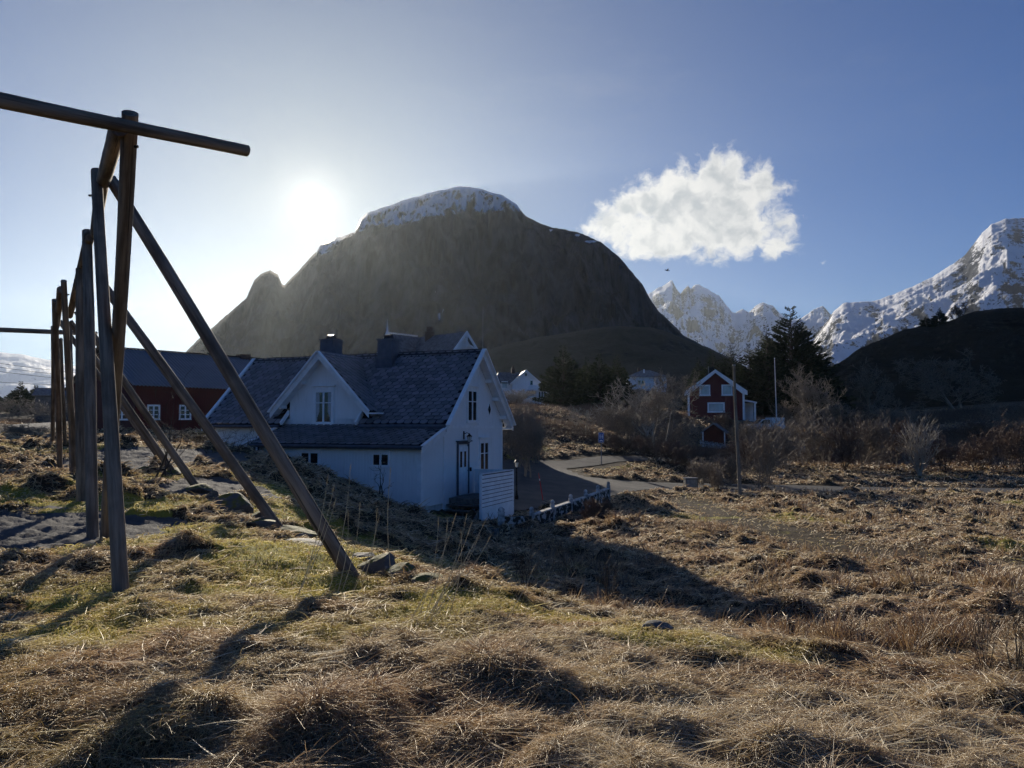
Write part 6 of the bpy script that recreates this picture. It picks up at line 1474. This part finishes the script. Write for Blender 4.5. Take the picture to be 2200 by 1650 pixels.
# ------------------------------------------------------------------ rocks
def rock(label, c, sx, sy, sz, seed, mat='rock', rz=0.0, name='rock', tilt=0.0, flat=False, group=None):
    rg_ = np.random.default_rng(seed); import bmesh
    bm = bmesh.new(); bmesh.ops.create_icosphere(bm, subdivisions=4, radius=1.0); co = np.array([v.co[:] for v in bm.verts])
    # cut by random planes for flat faces, then roughen
    for k in range(11):
        nn = rg_.normal(0, 1, 3); nn /= np.linalg.norm(nn); dd = rg_.uniform(.50, .86); s = co @ nn; co = co - np.outer(np.maximum(s - dd, 0), nn) * .92
    nz = fbm(co[:, 0] * 2.2 + seed, co[:, 1] * 2.2 + co[:, 2] * 1.7, 4, 400 + seed) * .10 + fbm(co[:, 0] * 7 + seed, co[:, 2] * 9 + co[:, 1] * 5, 3, 410) * .035; co = co * (1 + nz[:, None])
    for v, q in zip(bm.verts, co): v.co = Vector((q[0] * sx, q[1] * sy, q[2] * sz))
    me = bpy.data.meshes.new(name); bm.to_mesh(me); bm.free(); me.materials.append(M[mat])
    me.polygons.foreach_set('use_smooth', np.ones(len(me.polygons), dtype=bool)); me.set_sharp_from_angle(angle=R(32))
    o = bpy.data.objects.new(name, me); COL.objects.link(o); o.location = c; o.rotation_euler = (tilt, tilt * .5, rz); tag(o, label, 'rock', group); return o
gR = 'rocks strewn along the edge of the mound'
for i, (px_, py_, d_, sx, sz, mt, lab) in enumerate([
    (508, 1098, 14.6, .50, .30, 'rock', 'largest angular grey boulder between two raking braces'), (570, 1122, 13.6, .34, .20, 'rock', 'dark boulder at the foot of the second brace'),
    (455, 1078, 15.6, .15, .15, 'rock', 'small round stone left of the largest boulder'), (425, 1062, 16.6, .42, .16, 'rock', 'mossy stone under the third brace foot'),
    (632, 1168, 12.0, .40, .17, 'rock', 'low layered rock right of the second brace foot'), (660, 1192, 11.0, .42, .06, 'slab', 'flat pale stone slab beside the nearest brace'),
    (560, 1150, 12.6, .30, .12, 'rock', 'half sunken stone below the second brace'), (650, 1140, 13.4, .26, .12, 'rock', 'moss covered round stone behind the second brace foot'),
    (788, 1213, 10.2, .24, .10, 'slab', 'pale split stone behind the nearest brace foot'), (815, 1245, 9.4, .30, .20, 'rock', 'blocky mossy boulder right of the nearest brace foot'),
    (835, 1222, 10.0, .12, .13, 'rock', 'small upright stone atop the blocky boulder'), (862, 1262, 8.9, .20, .14, 'rock', 'square grey stone at the right of the blocky boulder'), (925, 1275, 8.6, .30, .09, 'rock', 'dark ledge of stone on the mossy edge'),
    (308, 1025, 20, .22, .18, 'rock', 'dark rounded stone by the birch sapling'), (370, 1033, 19, .40, .12, 'rock', 'flat dark stone behind the third brace'), (1408, 1376, 6.4, .16, .05, 'slab', 'small pale stone at the edge of the shaded hollow'),
    (1590, 1385, 8.0, .22, .08, 'slab', 'pale stone sunk in the grass by the hollow'), (1062, 1128, 26, .3, .3, 'rock', 'dark stone beside the first garden wall post')]):
    g = G(px_, py_, d_); g.z += sz * .30; rock(lab, g, sx, sx * .75, sz, 500 + i, mt, rz=i * 1.7, tilt=.1, group=gR)

# ------------------------------------------------------------------ tall seed-headed grass stems near the camera
gG = 'tall dry grass stems with seed heads'
def stalk(tip, d, lean, label, seed):
    rr = random.Random(seed); tp = P(*tip, d); bx_ = tp.x + lean * 1.9; g = Vector((bx_, d, 0)); g.z = Bs(bx_, d) - .02; root = empty('grass_stalk', g); tag(root, label, 'grass stem', gG)
    top = tp - g; pts = [top * t_ + Vector((-.05 * math.sin(t_ * 3.1) * (1 if lean > 0 else -1), 0, .02 * math.sin(3.1 * t_))) for t_ in (0, .2, .4, .6, .8, 1)]
    m = MB(); r_ = .0016 * d / 4.5; m.tube(pts, [r_ * 1.6, r_ * 1.5, r_ * 1.3, r_ * 1.2, r_, r_ * .7], 5); m.build('stem', M['straw'], root)
    m = MB(); dv = (pts[-1] - pts[-2]).normalized(); hl = .055 + rr.random() * .05
    for k in range(26):
        s = k / 26; c = pts[-1] - dv * hl * (1 - s) * 1.2; a = rr.uniform(0, 6.28); o = Vector((math.cos(a) * .5, math.sin(a) * .5, 1.2)).normalized(); ww = r_ * .8; ll = .010 * (1.1 - s * .6) * d / 5
        e = c + o * ll; sd_ = o.cross(dv).normalized() * ww; m.add([c, c + o * ll * .5 + sd_, e, c + o * ll * .5 - sd_], [(0, 1, 2, 3)])
    m.build('seed_head', M['straw_head'], root)
M['straw'] = plain('dry stem', (0.62, 0.50, 0.30), .5); M['straw_head'] = leafy('dry seed head', (0.34, 0.26, 0.15), (0.58, 0.48, 0.30), .4)
ST = [(705, 1018, 7.6, -.16), (718, 1042, 7.9, -.20), (722, 1070, 7.4, -.22), (753, 997, 8.0, -.12), (747, 1095, 7.8, -.06), (773, 1080, 8.2, -.10), (810, 1092, 8.0, -.10), (815, 1105, 7.8, -.16), (942, 1112, 6.3, -.10), (962, 1113, 6.2, -.12),
      (980, 1102, 6.1, -.22), (1003, 1104, 6.2, -.18), (1014, 1120, 6.3, -.22), (1046, 1112, 6.1, -.30), (1056, 1148, 6.4, -.28), (1150, 1212, 5.8, -.20), (840, 1005, 8.2, .02), (990, 1140, 6.6, -.06), (1030, 1150, 6.0, -.25)]
wh_ = ['far left, beside the nearest brace', 'second from the nearest brace', 'third from the nearest brace, low and leaning', 'tallest against the white wall', 'short one under the sapling', 'thin one below the small window', 'bent one above the hollow',
       'bowed one below the lean-to corner', 'leftmost of the cluster before the steps', 'second of the cluster before the steps', 'third of the cluster before the steps', 'tall one crossing the stair rail', 'one beside the stair rail top', 'leaning far over before the white screen', 'lower one before the white screen',
       'lone one leaning right over the hollow', 'upright one against the lean-to wall', 'short one in the middle of the cluster', 'low slanting one before the screen']
for i, (a, b, d, l) in enumerate(ST): stalk((a, b), d, l, f'dry grass stem, {wh_[i]}', 600 + i)

# ------------------------------------------------------------------ power lines on the left
for i, (ya, yb, lab) in enumerate([(768, 800, 'topmost power line crossing the left hills'), (777, 806, 'second power line crossing the left hills'), (787, 812, 'third power line crossing the left hills'), (818, 806, 'lowest power line rising towards the barn')]):
    a, b = P(-120, ya - 6, 60), P(420, yb, 95); n = 22; pts_ = [a.lerp(b, k / n) + Vector((0, 0, -.9 * math.sin(math.pi * k / n))) for k in range(n + 1)]; c0 = empty('power_line', a); tag(c0, lab, 'power line', 'power lines over the left field')
    m = MB(); m.tube([p - a for p in pts_], .018, 4, cap=False); m.build('cable', M['wire'], c0)
HAZE, HAZE_G = 0.38e-4, 0.63
# ------------------------------------------------------------------ the air between here and the mountains
hm = bpy.data.materials.new('haze'); hm.use_nodes = True; ht = NT(hm.node_tree); ht.n.clear()
pv = ht.node('ShaderNodeVolumePrincipled'); oo = ht.node('ShaderNodeOutputMaterial'); ht.l.new(pv.outputs[0], oo.inputs['Volume'])
pv.inputs['Color'].default_value = (0.80, 0.91, 1.0, 1); pv.inputs['Density'].default_value = HAZE; pv.inputs['Anisotropy'].default_value = HAZE_G
m = MB(); m.box(-7600, 7600, -7600, 7600, -60, 1250); hz_ = m.build('haze', hm); tag(hz_, kind='stuff')
